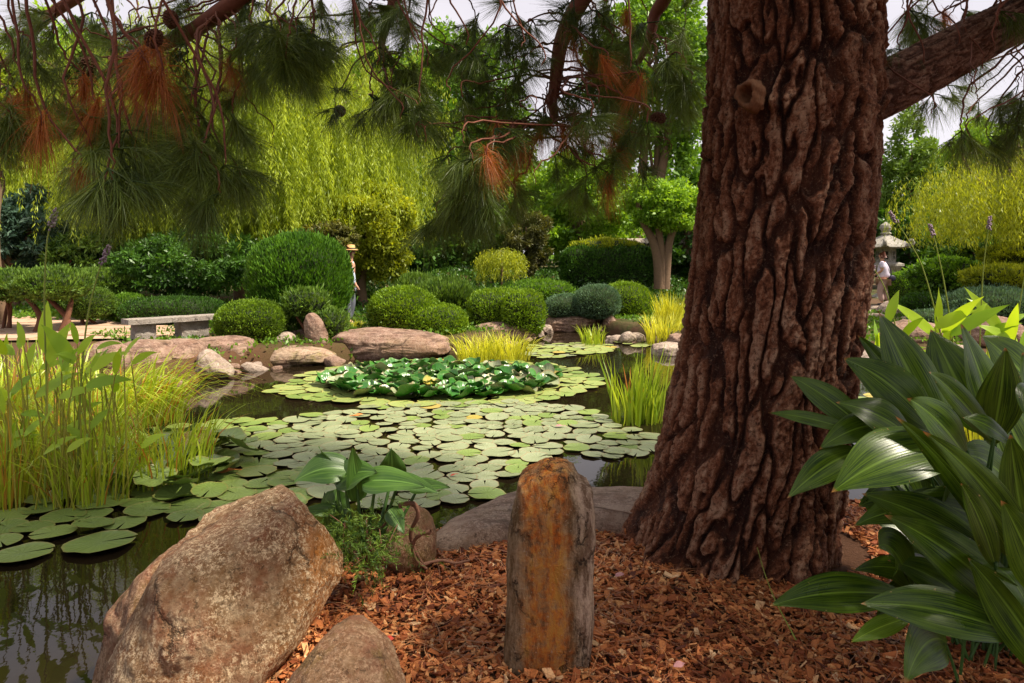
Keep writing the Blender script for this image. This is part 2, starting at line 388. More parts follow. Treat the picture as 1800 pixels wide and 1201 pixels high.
# lily pads: 'pa' = radius fraction, angle, random
def padmat(name, dark, light, rim, rough, spec=.5):
    m, t, l = newmat(name)
    a = N(t, 'ShaderNodeAttribute', attribute_name='pa'); sx = N(t, 'ShaderNodeSeparateXYZ'); l(a.outputs['Vector'], sx.inputs[0])
    oi = N(t, 'ShaderNodeObjectInfo'); n = tnoise(t, coord(t), 14, 5)
    f = mix(t, .55, oi.outputs['Random'], n)
    c = mix(t, f, dark, light)
    an = N(t, 'ShaderNodeMath', operation='MULTIPLY'); an.inputs[1].default_value = 16; l(sx.outputs[1], an.inputs[0])
    si = N(t, 'ShaderNodeMath', operation='COSINE'); l(an.outputs[0], si.inputs[0])
    c = mix(t, mix(t, 1., ramp(t, si.outputs[0], [(0.90, (0, 0, 0)), (1.0, (.18, .18, .18))]), (1, 1, 1), 'MULTIPLY'), c, tuple(x * 1.5 for x in light))
    # some pads yellow or browned
    c = mix(t, ramp(t, oi.outputs['Random'], [(0.965, (0, 0, 0)), (0.975, (.8, .8, .8))]), c, (0.42, 0.30, 0.05))
    n2 = tnoise(t, coord(t), 34, 3, .7)
    c = mix(t, ramp(t, n2, [(0.66, (0, 0, 0)), (0.71, (.8, .8, .8))]), c, (0.16, 0.09, 0.03))
    c = mix(t, ramp(t, sx.outputs[0], [(0.90, (0, 0, 0)), (1.0, (.8, .8, .8))]), c, rim)
    b = finish(t, c, rough, mix(t, .5, si.outputs[0], n), .4, .004, spec)
    return m
M['pad_green'] = padmat('lily_pad_green', (0.11, 0.18, 0.035), (0.25, 0.33, 0.08), (0.28, 0.24, 0.07), .36)
M['pad_sheen'] = padmat('lily_pad_sky_sheen', (0.16, 0.195, 0.09), (0.33, 0.365, 0.21), (0.30, 0.20, 0.10), .36)  # sky reflection on the pads put into the base colour as grey
M['pad_dark'] = padmat('lily_pad_dark', (0.010, 0.10, 0.008), (0.07, 0.22, 0.03), (0.12, 0.22, 0.04), .30, .55)
M['pad_yel'] = padmat('lily_pad_yellow_green', (0.15, 0.21, 0.04), (0.32, 0.37, 0.12), (0.40, 0.3, 0.08), .45)

M['boulder'] = rockmat('big_boulder', (0.21, 0.105, 0.040), (0.25, 0.10, 0.050), (0.40, 0.28, 0.165), (0.40, 0.13, 0.010), .75, 1.0, 1.0, edge=(.42, .62))
M['boulder_dark'] = rockmat('brown_boulder', (0.20, 0.10, 0.045), (0.25, 0.10, 0.058), (0.34, 0.22, 0.13), (0.2, 0.09, 0.01), .4, 1.2, .5, .4)  # brown rock with weaker speckle and some moss
M['flatrock'] = rockmat('flat_boulder', (0.27, 0.175, 0.12), (0.21, 0.125, 0.085), (0.38, 0.28, 0.21), None, 0, .8, .35, .1, (1, 3, 3))
M['bank'] = rockmat('bank_rock', (0.165, 0.09, 0.062), (0.225, 0.13, 0.092), (0.36, 0.25, 0.19), (0.2, 0.11, 0.05), .4, .6, .3, .15, (.6, .6, 5))
M['bank_moss'] = rockmat('mossy_bank_rock', (0.22, 0.135, 0.085), (0.27, 0.17, 0.11), (0.40, 0.30, 0.21), None, 0, .6, .3, .75, (.6, .6, 5))
M['pale'] = rockmat('pale_rock', (0.27, 0.19, 0.145), (0.22, 0.15, 0.115), (0.46, 0.37, 0.30), None, 0, .8, .3, .05, (.6, .6, 4))
M['bench'] = rockmat('bench_stone', (0.34, 0.28, 0.23), (0.28, 0.23, 0.19), (0.45, 0.40, 0.35), None, 0, 2, .3)
M['lantern'] = rockmat('lantern_stone', (0.32, 0.29, 0.25), (0.26, 0.24, 0.20), (0.45, 0.42, 0.37), None, 0, 1.5, .2, .25)

def pillarmat():
    m, t, l = newmat('standing_stone'); v = coord(t)
    sx = N(t, 'ShaderNodeSeparateXYZ'); l(v, sx.inputs[0])
    st = coord(t, (9, 9, 2.2)); n1 = tnoise(t, st, 2.6, 10, .78); n2 = tnoise(t, v, 26, 8, .7); n3 = tnoise(t, v, 7, 6); n4 = tnoise(t, v, 90, 4, .7)
    c = mix(t, ramp(t, n1, [(0.42, (0, 0, 0)), (0.58, (1, 1, 1))]), (0.11, 0.062, 0.022), (0.32, 0.22, 0.13))
    # orange iron band runs down the middle of the front face
    wob = N(t, 'ShaderNodeMath', operation='MULTIPLY_ADD'); l(n3, wob.inputs[0]); wob.inputs[1].default_value = .14; wob.inputs[2].default_value = -.07
    ad = N(t, 'ShaderNodeMath', operation='ADD'); l(sx.outputs[0], ad.inputs[0]); l(wob.outputs[0], ad.inputs[1])
    band = ramp(t, ad.outputs[0], [(0.0, (0, 0, 0)), (1.0, (0, 0, 0))])
    mr = N(t, 'ShaderNodeMapRange'); mr.inputs['From Min'].default_value = -.2; mr.inputs['From Max'].default_value = .2; l(ad.outputs[0], mr.inputs['Value'])
    band = ramp(t, mr.outputs[0], [(0.18, (0, 0, 0)), (0.30, (.9, .9, .9)), (0.56, (1, 1, 1)), (0.70, (0, 0, 0))])
    band = mix(t, 1., band, ramp(t, mix(t, .5, n2, n1), [(0.42, (.15, .15, .15)), (0.54, (1, 1, 1))]), 'MULTIPLY')
    c = mix(t, band, c, mix(t, ramp(t, n1, [(0.42, (0, 0, 0)), (0.58, (1, 1, 1))]), (0.50, 0.105, 0.004), (0.45, 0.21, 0.035)))
    right = ramp(t, mr.outputs[0], [(0.66, (0, 0, 0)), (0.80, (.85, .85, .85))])
    c = mix(t, right, c, mix(t, ramp(t, n1, [(0.44, (0, 0, 0)), (0.56, (1, 1, 1))]), (0.15, 0.085, 0.055), (0.46, 0.33, 0.25)))
    c = mix(t, ramp(t, n4, [(0.6, (0, 0, 0)), (0.72, (.5, .5, .5))]), c, (0.5, 0.42, 0.34))
    ck, ckb = cracks(t, coord(t, (1, 1, .55)), 5.0, 1.0); c = mix(t, ck, c, (0.03, 0.014, 0.006))
    finish(t, c, .8, mix(t, ckb, mix(t, .5, n1, n2), (0, 0, 0)), 1.0, .04, .25)
    return m
M['pillar'] = pillarmat()

def watermat():
    m, t, l = newmat('pond_water'); v = coord(t, (1, .6, 1))
    n1 = tnoise(t, v, 3.5, 3, .5); n2 = tnoise(t, v, 22, 2, .5)
    b = finish(t, (0.012, 0.008, 0.004), 0.02, mix(t, .15, n1, n2), .10, .02, .5)
    b.inputs['IOR'].default_value = 1.333
    b.inputs['Specular Tint'].default_value = (1, .95, .88, 1)
    return m
M['water'] = watermat()
def groundmat():
    m, t, l = newmat('garden_soil'); v = coord(t)
    n1 = tnoise(t, v, 1.2, 6); n2 = tnoise(t, v, 40, 6, .7)
    c = mix(t, n2, (0.04, 0.016, 0.008), (0.13, 0.06, 0.03))
    sx = N(t, 'ShaderNodeSeparateXYZ'); l(v, sx.inputs[0])
    far = N(t, 'ShaderNodeMapRange'); far.inputs['From Min'].default_value = 9; far.inputs['From Max'].default_value = 17; l(sx.outputs[1], far.inputs['Value'])
    gr = mix(t, n2, (0.02, 0.035, 0.008), (0.07, 0.10, 0.02))
    c = mix(t, far.outputs[0], c, mix(t, ramp(t, n1, [(0.4, (0, 0, 0)), (0.6, (1, 1, 1))]), gr, (0.10, 0.055, 0.03)))
    finish(t, c, .9, n2, .8, .02, .2)
    return m
M['ground'] = groundmat()
def chipmat():
    m, t, l = newmat('wood_chips'); a = N(t, 'ShaderNodeAttribute', attribute_name='v')
    c = ramp(t, a.outputs['Fac'], [(0.0, (0.07, 0.014, 0.005)), (0.3, (0.26, 0.064, 0.016)), (0.6, (0.50, 0.17, 0.050)), (0.86, (0.66, 0.32, 0.12)), (1.0, (0.74, 0.48, 0.26))])
    n = tnoise(t, coord(t, (1, 1, 1)), 90, 4, .7)
    c = mix(t, ramp(t, n, [(0.3, (.45, .45, .45)), (0.55, (0, 0, 0))]), c, (0.10, 0.03, 0.015))
    finish(t, c, .7, n, .5, .004, .3)
    return m
M['chips'] = chipmat()
M['needle_litter'] = leafmat('fallen_needles', (0.20, 0.06, 0.02), (0.48, 0.22, 0.09), .05, .5)
M['path'] = plain('path_paving', (0.46, 0.31, 0.21), .9, .18, 9, .3)
M['roof'] = plain('roof_tiles', (0.40, 0.34, 0.28), .8, .25, 14)
M['wallp'] = plain('garden_wall_render', (0.42, 0.33, 0.24), .9, .2, 5)
M['skin'] = plain('skin', (0.50, 0.27, 0.18), .55, .1, 20, .05)
M['hair'] = plain('auburn_hair', (0.09, 0.025, 0.012), .5, .4, 60)
M['blouse'] = plain('pale_lavender_cloth', (0.66, 0.60, 0.74), .85, .12, 22, .5)
M['trousers'] = plain('dusty_pink_cloth', (0.42, 0.28, 0.26), .85, .12, 22, .5)
M['bag'] = plain('navy_leather', (0.025, 0.022, 0.05), .5, .2, 20)
M['jeans'] = plain('grey_denim', (0.12, 0.13, 0.16), .85, .25, 30, .5)
M['shirtm'] = plain('pale_blue_shirt', (0.48, 0.55, 0.66), .85, .12, 22, .4)
M['straw'] = plain('straw_hat', (0.58, 0.33, 0.13), .8, .25, 60, .5)
M['shoe'] = plain('dark_shoe', (0.05, 0.045, 0.045), .5, .2, 20)
M['cone'] = plain('pine_cone_scales', (0.14, 0.06, 0.035), .8, .5, 60)
M['knot'] = plain('knot_wood', (0.17, 0.075, 0.035), .85, .75, 45, 1.0)
M['root'] = plain('root_bark', (0.17, 0.08, 0.05), .8, .5, 40, .6)
M['stem_green'] = plain('green_stem', (0.22, 0.27, 0.04), .5, .2, 20)

# ------------------------------------------------------------------ ground with the pond basin, water, path
POND = np.array([(-7, 0.6), (-1.5, 0.9), (-1.42, 2.3), (-1.30, 3.0), (-1.0, 3.5), (-0.75, 3.85), (-0.3, 4.1), (0.2, 4.35), (0.9, 4.5), (1.7, 4.6),
                 (2.5, 4.35), (3.4, 4.3), (4.6, 4.2), (8.0, 4.6), (10.5, 7), (9.5, 9.8), (7.2, 10.8), (5.6, 11.6), (4.4, 12.2), (3.3, 13.2),
                 (2.6, 15.0), (2.0, 17.0), (0.8, 17.1), (0.45, 15.4), (0.0, 14.3), (-0.9, 12.9), (-2.2, 12.6), (-2.9, 12.0), (-3.6, 11.5),
                 (-4.3, 11.1), (-4.6, 9.8), (-5.0, 8.7), (-6.5, 8.2), (-9.0, 7.4), (-10.5, 4.5)], float)
def pond_sd(p):
    """signed distance to the shore, negative in the water"""
    a = POND; b = np.roll(POND, -1, 0); out = np.full(len(p), 1e9); ins = np.zeros(len(p), bool)
    for (ax, ay), (bx, by) in zip(a, b):
        ex, ey = bx - ax, by - ay; wx, wy = p[:, 0] - ax, p[:, 1] - ay
        t = np.clip((wx * ex + wy * ey) / (ex * ex + ey * ey), 0, 1)
        out = np.minimum(out, np.hypot(wx - t * ex, wy - t * ey))
        c = ((ay > p[:, 1]) != (by > p[:, 1])) & (p[:, 0] < (bx - ax) * (p[:, 1] - ay) / (by - ay + 1e-12) + ax)
        ins ^= c
    return np.where(ins, -out, out)
def ground_z(p):
    p = np.atleast_2d(p); d = pond_sd(p[:, :2])
    z = -0.7 + 1.0 * smooth(d, -0.25, 0.30)
    q = np.column_stack([p[:, 0], p[:, 1], np.zeros(len(p))])
    z = z + np.where(d > 0, 0.03 * fbm(q * 1.3, 3, 5) * smooth(d, 0, .5), 0)
    rise = 1.0 * smooth(p[:, 1], 18.5, 27) * (1 - 0.7 * smooth(p[:, 0], 4, 9)) * (1 - .6 * smooth(-p[:, 0], 5, 9))
    return z + rise
def axis(lo, hi, dense_lo, dense_hi, fine, grow=1.18):
    a = list(np.arange(dense_lo, dense_hi, fine)); s_ = fine
    while a[-1] < hi: s_ = min(s_ * grow, 60); a.append(a[-1] + s_)
    s_ = fine; b = [a[0]]
    while b[-1] > lo: s_ = min(s_ * grow, 60); b.append(b[-1] - s_)
    return np.array(b[:0:-1] + a)
xs = axis(-600, 600, -6, 8, 0.08); ys = axis(-300, 900, 1.0, 18, 0.08)
X, Y = np.meshgrid(xs, ys, indexing='ij'); pp = np.column_stack([X.ravel(), Y.ravel()])
Z = ground_z(pp)
idx = np.arange(len(pp)).reshape(X.shape)
F = np.stack([idx[:-1, :-1], idx[1:, :-1], idx[1:, 1:], idx[:-1, 1:]], -1).reshape(-1, 4)
mb = MB(); mb.add(np.column_stack([pp, Z]), F)
part('ground', mb, M['ground'], sm=True, kind='structure')
mb = MB(); mb.add([(-12, .5, 0), (12, .5, 0), (12, 18, 0), (-12, 18, 0)], [(0, 1, 2, 3)])
part('pond_water', mb, M['water'], kind='structure')
# path of paving stones on the far left bank
pw = MB()
path_o = bpy.data.objects.new('path', None); COL.objects.link(path_o); path_o['kind'] = 'structure'; path_o.location = (-9, 14, .33)
base = MB(); pl = [(-14, 12.2), (-9.0, 12.2), (-7.2, 12.5), (-6.0, 13.2), (-6.2, 14.2), (-8.5, 16.4), (-14, 17.6)]
base.add([(x, y, .345) for x, y in pl], [tuple(range(len(pl)))])
part('paving_bed', base, M['path'], path_o)
pv = []
for _ in range(4):
    for i, yy in enumerate(np.arange(12.5, 16.8, .62)):
        pass
r = np.random.default_rng(3)
def inside(poly, x, y):
    c = False; n = len(poly)
    for i in range(n):
        ax, ay = poly[i]; bx, by = poly[i - 1]
        if (ay > y) != (by > y) and x < (bx - ax) * (y - ay) / (by - ay) + ax: c = not c
    return c
sm_ = MB(); v_, f_ = box(0, 0, 0, .84, .56, .05); sm_.add(v_, f_); slabme = sm_.mesh('paving_stone'); slabme.materials.append(M['path'])
for i, yy in enumerate(np.arange(12.55, 16.8, .6)):
    for xx in np.arange(-13.5 + .44 * (i % 2), -6, .88):
        if inside(pl, xx - .4, yy) and inside(pl, xx + .4, yy) and inside(pl, xx, yy + .3) and inside(pl, xx, yy - .25):
            inst('paving_stone', slabme, (xx, yy, .345 + r.uniform(-.004, .006)), path_o, (0, 0, r.normal(0, .015)), (r.uniform(.97, 1.0), 1, 1))

# ------------------------------------------------------------------ rocks
def resample(o, n, sharp=.2):
    o = np.asarray(o, float); m = len(o); out = []
    for t in np.linspace(0, m, n, endpoint=False):
        i = int(t) % m; u = t - int(t)
        p0, p1, p2, p3 = o[i - 1], o[i], o[(i + 1) % m], o[(i + 2) % m]
        cr_ = 0.5 * ((2 * p1) + (-p0 + p2) * u + (2 * p0 - 5 * p1 + 4 * p2 - p3) * u * u + (-p0 + 3 * p1 - 3 * p2 + p3) * u ** 3)
        out.append((1 - sharp) * cr_ + sharp * (p1 * (1 - u) + p2 * u))
    return np.array(out)
def rock_verts(outline, front, back, k=2.4, nu=96, nv=48, amp=.03, freq=3.0, seed=0, strata=0.0, strata_f=10, facet=0.0, cuts=0, cut=(.80, .96), vstrata=0.0, fine=0.0, sharp=.35):
    o = resample(outline, nu, sharp); c = o.mean(0); front = np.asarray(front, float); back = np.asarray(back, float)
    s = np.sin(np.linspace(-np.pi / 2, np.pi / 2, nv + 1)); s = np.sign(s) * np.abs(s) ** .9
    wv = (1 - np.abs(s) ** k) ** (1 / k)
    V = c + (o - c)[None] * wv[:, None, None] + np.where(s[:, None, None] < 0, -s[:, None, None] * front, s[:, None, None] * back)
    V = V.reshape(-1, 3)
    idx = np.arange((nv + 1) * nu).reshape(nv + 1, nu)
    F = np.stack([idx[:-1], idx[1:], np.roll(idx[1:], -1, 1), np.roll(idx[:-1], -1, 1)], -1).reshape(-1, 4)
    cc = c
    if cuts:
        rr = np.random.default_rng(seed + 1000); pn = rdir(cuts, rr)
        for q in pn:
            dd = (V - cc) @ q; lim = dd.max() * rr.uniform(*cut); over = np.maximum(0, dd - lim); V = V - q * (over * .93)[:, None]
    nrm = unit(V - cc)
    d = amp * (fbm(V * freq, 5, seed) * 1.2 + 0.5 * ridged(V * freq * 2.1, 4, seed + 9))
    if facet:
        d = d + facet * (np.round(fbm(V * freq * .8, 2, seed + 3) * 4) / 4)
    if strata:
        q = V + .12 * np.stack([fbm(V * 2, 3, seed + i) for i in range(3)], 1)
        d = d + strata * ridged(np.column_stack([q[:, 0] * .5, q[:, 1] * .5, q[:, 2] * strata_f]), 3, seed + 20)
    if vstrata:
        d = d + vstrata * ridged(np.column_stack([V[:, 0] * 22 + .6 * noise(V * 5, seed), V[:, 1] * 14, V[:, 2] * .9]), 3, seed + 30)
    if fine:
        d = d + fine * fbm(V * freq * 9, 3, seed + 40)
    V = V + nrm * d[:, None]
    return V, F
def rock(name, outline, front, back, mat, label, cat='rock', group=None, parent=None, origin=None, **k):
    V, F = rock_verts(outline, front, back, **k)
    mb = MB(); mb.add(V, F)
    org = np.array(V.mean(0)); org[2] = V[:, 2].min()
    o = part(name, mb, mat, parent, org if origin is None else origin, sm=True)
    if not parent: tag(o, label, cat, group)
    return o
def px(pts, d):
    return [P(x, y, d) for x, y in pts]

# the big leaning boulder, the ledge of rock behind its left side, the low boulder at the bottom
def px3(pts):                       # photo point with its own distance
    return [P(x, y, d) for x, y, d in pts]
rock('boulder', px3([(185, 1340, 2.42), (195, 1240, 2.45), (215, 1130, 2.5), (262, 1040, 2.55), (300, 962, 2.6), (360, 910, 2.7), (430, 866, 2.8), (490, 848, 2.85), (535, 858, 2.9), (565, 900, 2.9), (590, 960, 2.9), (598, 1000, 2.85),
                     (560, 1060, 2.75), (480, 1150, 2.6), (420, 1215, 2.5), (300, 1340, 2.35)]),
     (.10, -.42, .02), (-.15, .40, -.1), M['boulder'], 'largest boulder, brown with whitish speckle and orange stain, leaning at the pond edge', k=2.6, amp=.030, freq=3.0, seed=4, nu=240, nv=150, cuts=20, cut=(.84, .97), fine=.010, sharp=.6)
rock('boulder', px3([(160, 1330, 2.75), (185, 1120, 2.8), (225, 1040, 2.85), (262, 985, 2.9), (300, 955, 2.95), (350, 960, 2.95), (350, 1100, 2.9), (300, 1330, 2.8)]),
     (.05, -.22, 0), (-.05, .3, -.1), M['boulder_dark'], 'dark mossy rock ledge between the largest boulder and the water', k=2.2, amp=.03, freq=4, seed=14, strata=.012, cuts=14, fine=.008)
rock('boulder', px3([(490, 1240, 2.1), (520, 1180, 2.12), (560, 1130, 2.15), (605, 1102, 2.2), (650, 1112, 2.2), (690, 1150, 2.17), (715, 1210, 2.1), (720, 1260, 2.05), (600, 1300, 2.0)]),
     (0, -.18, 0), (0, .22, 0), M['boulder_dark'], 'low purple brown boulder half buried in bark mulch at the bottom edge', k=2.2, amp=.014, freq=5, seed=24, cuts=16, cut=(.82, .97), fine=.004, nu=140, nv=80)
# standing stone
rock('standing_stone', px([(883, 1230), (886, 1150), (891, 1060), (893, 985), (899, 905), (908, 862), (912, 838), (930, 826), (958, 813), (992, 814), (1006, 824), (1014, 842), (1038, 856), (1041, 930), (1036, 1010), (1040, 1080), (1034, 1150), (1030, 1230)], 2.58),
     (0, -.13, 0), (.02, .13, 0), M['pillar'], 'upright pillar stone with an orange rust band standing in the mulch', 'stone', k=4.2, amp=.008, freq=9, seed=33, nu=240, nv=110, cuts=16, cut=(.90, .985), vstrata=.006, fine=.004, sharp=.85)
# flat boulder at the near shore (outline in plan)
fo = [G(745, 945, .36), G(775, 900, .40), G(840, 868, .42), G(900, 845, .42), G(990, 838, .42), G(1080, 836, .42), G(1180, 840, .42), G(1250, 870, .4), G(1240, 930, .36), G(1150, 925, .34), G(1040, 925, .34), G(930, 945, .33), G(850, 965, .3), G(790, 975, .3)]
fo = [np.array((p[0], p[1], .27)) for p in fo]
rock('boulder', fo, (0, 0, .14), (0, 0, -.5), M['flatrock'], 'long flat grey brown boulder on the near shore behind the standing stone', k=3.0, amp=.02, freq=2.4, seed=43, strata=.006, nu=160, nv=80, fine=.006)
rock('boulder', px3([(665, 985, 3.3), (675, 920, 3.35), (705, 892, 3.4), (745, 895, 3.4), (765, 930, 3.35), (762, 985, 3.3), (710, 1010, 3.3)]),
     (0, -.12, 0), (0, .2, 0), M['boulder_dark'], 'small brown rounded rock beside the arum plant behind the twisted root', k=2.2, amp=.012, freq=6, seed=53, cuts=14, fine=.004)
rock('boulder', px3([(1490, 985, 4.6), (1495, 930, 4.6), (1530, 915, 4.6), (1575, 925, 4.6), (1590, 985, 4.6)]), (0, -.15, 0), (0, .3, 0), M['flatrock'],
     'low brown shore rock glimpsed between the pine trunk and dark strap leaves', k=2.4, amp=.02, freq=5, seed=57, cuts=12)
# far bank
BG = 'rocks along the far bank'
def brock(pts, d, mat, label, dep=.45, seed=0, amp=.03, k=2.4, **kw):
    rock('rock', px(pts, d), (0, -dep * .6, 0), (0, dep, 0), mat, label, group=BG, seed=seed, amp=amp, k=k, freq=kw.pop('freq', 2.2), nu=110, nv=60, cuts=14, cut=(.84, .97), fine=.014, **kw)
brock([(568, 604), (585, 588), (640, 581), (700, 583), (755, 588), (794, 603), (796, 614), (748, 632), (680, 640), (620, 636), (585, 622)], 12.75, M['bank'], 'broad flat brown slab of rock under the standing man', .9, 61, .03, 3, strata=.05, strata_f=4)
brock([(534, 570), (540, 553), (552, 550), (564, 562), (574, 590), (577, 612), (560, 622), (545, 612), (537, 590)], 12.4, M['bank'], 'tall tilted reddish rock standing beside the round clipped bush', .25, 62, .015)
brock([(455, 628), (470, 614), (510, 610), (560, 614), (592, 626), (590, 634), (540, 640), (510, 652), (470, 648), (458, 640)], 11.7, M['bank_moss'], 'low yellow mossy rock at the waterline below the tilted rock', .5, 63, .02, 2.6, strata=.03, strata_f=5)
brock([(335, 604), (350, 597), (400, 594), (432, 597), (441, 615), (438, 640), (410, 646), (350, 640), (338, 625)], 11.5, M['bank'], 'squarish cracked brown rock right of the pale pointed rock', .6, 64, .02, 3.2, strata=.03, strata_f=4)
brock([(330, 662), (348, 640), (354, 620), (366, 616), (390, 634), (409, 656), (380, 668), (345, 672)], 10.3, M['pale'], 'pale pointed rock rising out of the water below the bench', .35, 65, .02, 2.0, facet=.03)
brock([(255, 640), (270, 615), (300, 600), (335, 602), (350, 622), (352, 645), (320, 655), (280, 660)], 10.6, M['bank'], 'rounded pinkish rock under the right leg of the bench', .6, 66, .03, 2.6, strata=.03, strata_f=4)
brock([(200, 640), (215, 608), (250, 602), (290, 606), (300, 640), (280, 672), (230, 680), (205, 670)], 10.2, M['bank'], 'brown layered rock under the left leg of the bench', .6, 67, .03, 2.6, strata=.03, strata_f=4)
brock([(150, 670), (155, 620), (175, 602), (215, 606), (228, 640), (220, 690), (180, 700)], 9.6, M['bank'], 'grey brown rock half hidden by reeds at the left bank', .5, 68, .03)
brock([(478, 612), (484, 590), (505, 585), (522, 596), (526, 612), (500, 620)], 12.6, M['pale'], 'small pale rock between the box ball and tilted rock', .3, 69, .02)
brock([(505, 605), (512, 582), (535, 578), (548, 590), (548, 612), (520, 616)], 13.1, M['bank'], 'small brown rock tucked behind the tilted rock', .3, 70, .02)
brock([(440, 632), (446, 620), (470, 616), (480, 626), (470, 640), (448, 642)], 11.9, M['bank'], 'little brown rock left of the mossy rock', .25, 71, .015)
brock([(573, 622), (580, 606), (592, 602), (600, 614), (597, 628), (582, 630)], 12.5, M['pale'], 'little pale rock wedged between tilted rock and broad slab', .2, 72, .012)
brock([(825, 585), (838, 572), (870, 567), (915, 568), (936, 578), (940, 592), (920, 600), (860, 602), (830, 600)], 14.9, M['bank'], 'rounded brown rock behind the yellow sedge', .6, 73, .03, strata=.03, strata_f=4)
brock([(955, 574), (966, 560), (1000, 555), (1040, 556), (1052, 566), (1030, 576), (1000, 585), (965, 582)], 17.2, M['bank'], 'flat overhanging brown rock below the blue green shrub', .8, 74, .03, 3, strata=.04, strata_f=4)
brock([(948, 588), (950, 574), (968, 571), (972, 588)], 16.6, M['pale'], 'small block of rock under the overhanging flat rock', .4, 75, .03)
brock([(1060, 578), (1062, 560), (1072, 552), (1083, 564), (1086, 580), (1072, 586)], 16.8, M['bank'], 'upright reddish rock under the right lobe of the blue shrub', .35, 76, .03)
brock([(1090, 600), (1096, 587), (1108, 584), (1118, 592), (1116, 604), (1102, 608)], 14.6, M['pale'], 'small round pale rock standing in the far channel', .3, 77, .03)
brock([(1146, 622), (1152, 608), (1175, 603), (1200, 606), (1204, 622), (1180, 632), (1152, 630)], 12.9, M['pale'], 'rounded pinkish rock in the water left of the pine trunk', .5, 78, .03)
brock([(1175, 604), (1180, 590), (1200, 588), (1206, 604), (1190, 610)], 13.8, M['bank'], 'small rock half hidden by the pine trunk above the pinkish rock', .4, 79, .03)
brock([(1500, 640), (1520, 622), (1570, 618), (1620, 622), (1630, 640), (1580, 655), (1520, 655)], 11.2, M['pale'], 'pale flat rock behind the tallest dark strap leaf', .7, 80, .03, 3, strata=.04, strata_f=5)
brock([(1560, 590), (1572, 572), (1600, 563), (1640, 568), (1660, 590), (1640, 620), (1580, 622)], 12.4, M['bank'], 'dark rounded rock among the bright canna leaves', .6, 81, .03)
brock([(1705, 600), (1715, 570), (1740, 557), (1765, 558), (1790, 575), (1800, 610), (1750, 625)], 11.6, M['bank'], 'tall rounded brown rock among the canna stems at the right', .6, 82, .03)
brock([(1660, 628), (1670, 612), (1710, 608), (1730, 624), (1700, 636)], 11.3, M['pale'], 'low pale rock in front of the tall rounded brown rock', .5, 83, .02)
brock([(1515, 600), (1520, 570), (1535, 555), (1560, 556), (1578, 575), (1575, 602), (1540, 612)], 17.5, M['pale'], 'pale layered rock just below the walking woman', .8, 84, .05, 2.8, strata=.06, strata_f=5)
brock([(1545, 560), (1552, 540), (1568, 530), (1580, 545), (1582, 565)], 19.0, M['pale'], 'small pale stacked rock right of the walking woman', .5, 85, .04)
brock([(1500, 570), (1506, 548), (1530, 545), (1546, 560), (1545, 578), (1515, 580)], 19.5, M['pale'], 'pale rock partly behind the pine trunk under the woman', .6, 86, .04)
brock([(1578, 572), (1590, 560), (1612, 558), (1620, 575), (1600, 585)], 16.0, M['bank'], 'small brown rock below the dark green shrub at the right', .5, 87, .03)

# ------------------------------------------------------------------ foliage builders
def fol_clumps(mb, c, r3, n, size, clumps=140, spread=.16, r=None, droop=0.1, aspect=.55, vbias=0.0, shell=.55, seed=1):
    """a crown made of leaf clumps of uneven size, brightness and spacing"""
    r = r or np.random.default_rng(seed)
    c = np.asarray(c, float); r3 = np.asarray(r3, float)
    d = rdir(clumps, r); rad = (shell + (1 - shell) * r.random(clumps) ** .6) * (1 + .28 * noise(d * 2.3 + seed, seed))
    cc = d * rad[:, None]
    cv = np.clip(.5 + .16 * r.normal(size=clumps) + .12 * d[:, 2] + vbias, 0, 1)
    cs = spread * (.6 + .9 * r.random(clumps))
    wt = cs ** 1.5; pick = r.choice(clumps, n, p=wt / wt.sum())
    off = r.normal(size=(n, 3)); off = unit(off) * (r.random(n) ** .45)[:, None]
    p = cc[pick] + off * cs[pick][:, None] * np.array((1, 1, .75))
    p = c + p * r3
    ax = unit(off * .8 + rdir(n, r) * .9 + np.array((0, 0, -droop)))
    sd = unit(np.cross(ax, rdir(n, r)))
    L_ = size * (.6 + .8 * r.random(n))
    V, F = leafquads(p, ax, sd, L_, L_ * aspect)
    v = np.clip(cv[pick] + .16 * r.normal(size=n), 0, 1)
    mb.add(V, F, v)
def trunk_to(mb, base, top, r0, r1, wob=.1, sides=8, seed=0, n=10):
    r = np.random.default_rng(seed); base = np.asarray(base, float); top = np.asarray(top, float)
    m1 = base + (top - base) * .35 + r.normal(size=3) * wob; m2 = base + (top - base) * .7 + r.normal(size=3) * wob
    c = curve([base, m1, m2, top], n); V, F = tube(c, np.linspace(r0, r1, n) * np.array([1.3] + [1] * (n - 1)), sides); mb.add(V, F)
    return c
def tree(name, label, cat, x, ycr, d, rx, ry, mat, n, size, tmat='trunk', base=None, tr=.16, limbs=6, group=None, clumps=160, seed=1, depth=None, vbias=0, shell=.5, spread=.16, aspect=.55, droop=.1):
    c = P(x, ycr, d); R3 = np.array((rx / 1200 * d, (depth or rx / 1200 * d * .8), ry / 1200 * d))
    bx = c[0] if base is None else (base - 900) / 1200 * d
    gz = float(ground_z([(bx, d)])[0])
    t = empty(name, (bx, d, gz), label, cat, group)
    tm = MB(); tp = c + np.array((0, 0, R3[2] * .45))
    cv = trunk_to(tm, (bx, d, gz - .1), tp, tr, tr * .3, .12, 10, seed, 12)
    part('trunk', tm, M[tmat], t, sm=True)
    r = np.random.default_rng(seed)
    for i in range(limbs):
        k = int(3 + (i / max(1, limbs)) * 7); s0 = cv[k]
        e = c + rdir(1, r)[0] * R3 * .75
        lm = MB(); trunk_to(lm, s0, e, tr * .4, tr * .08, .12, 6, seed + i + 5, 8)
        part('limb', lm, M[tmat], t, sm=True)
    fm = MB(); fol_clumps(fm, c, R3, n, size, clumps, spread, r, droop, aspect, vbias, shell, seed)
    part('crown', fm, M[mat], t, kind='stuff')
    return t
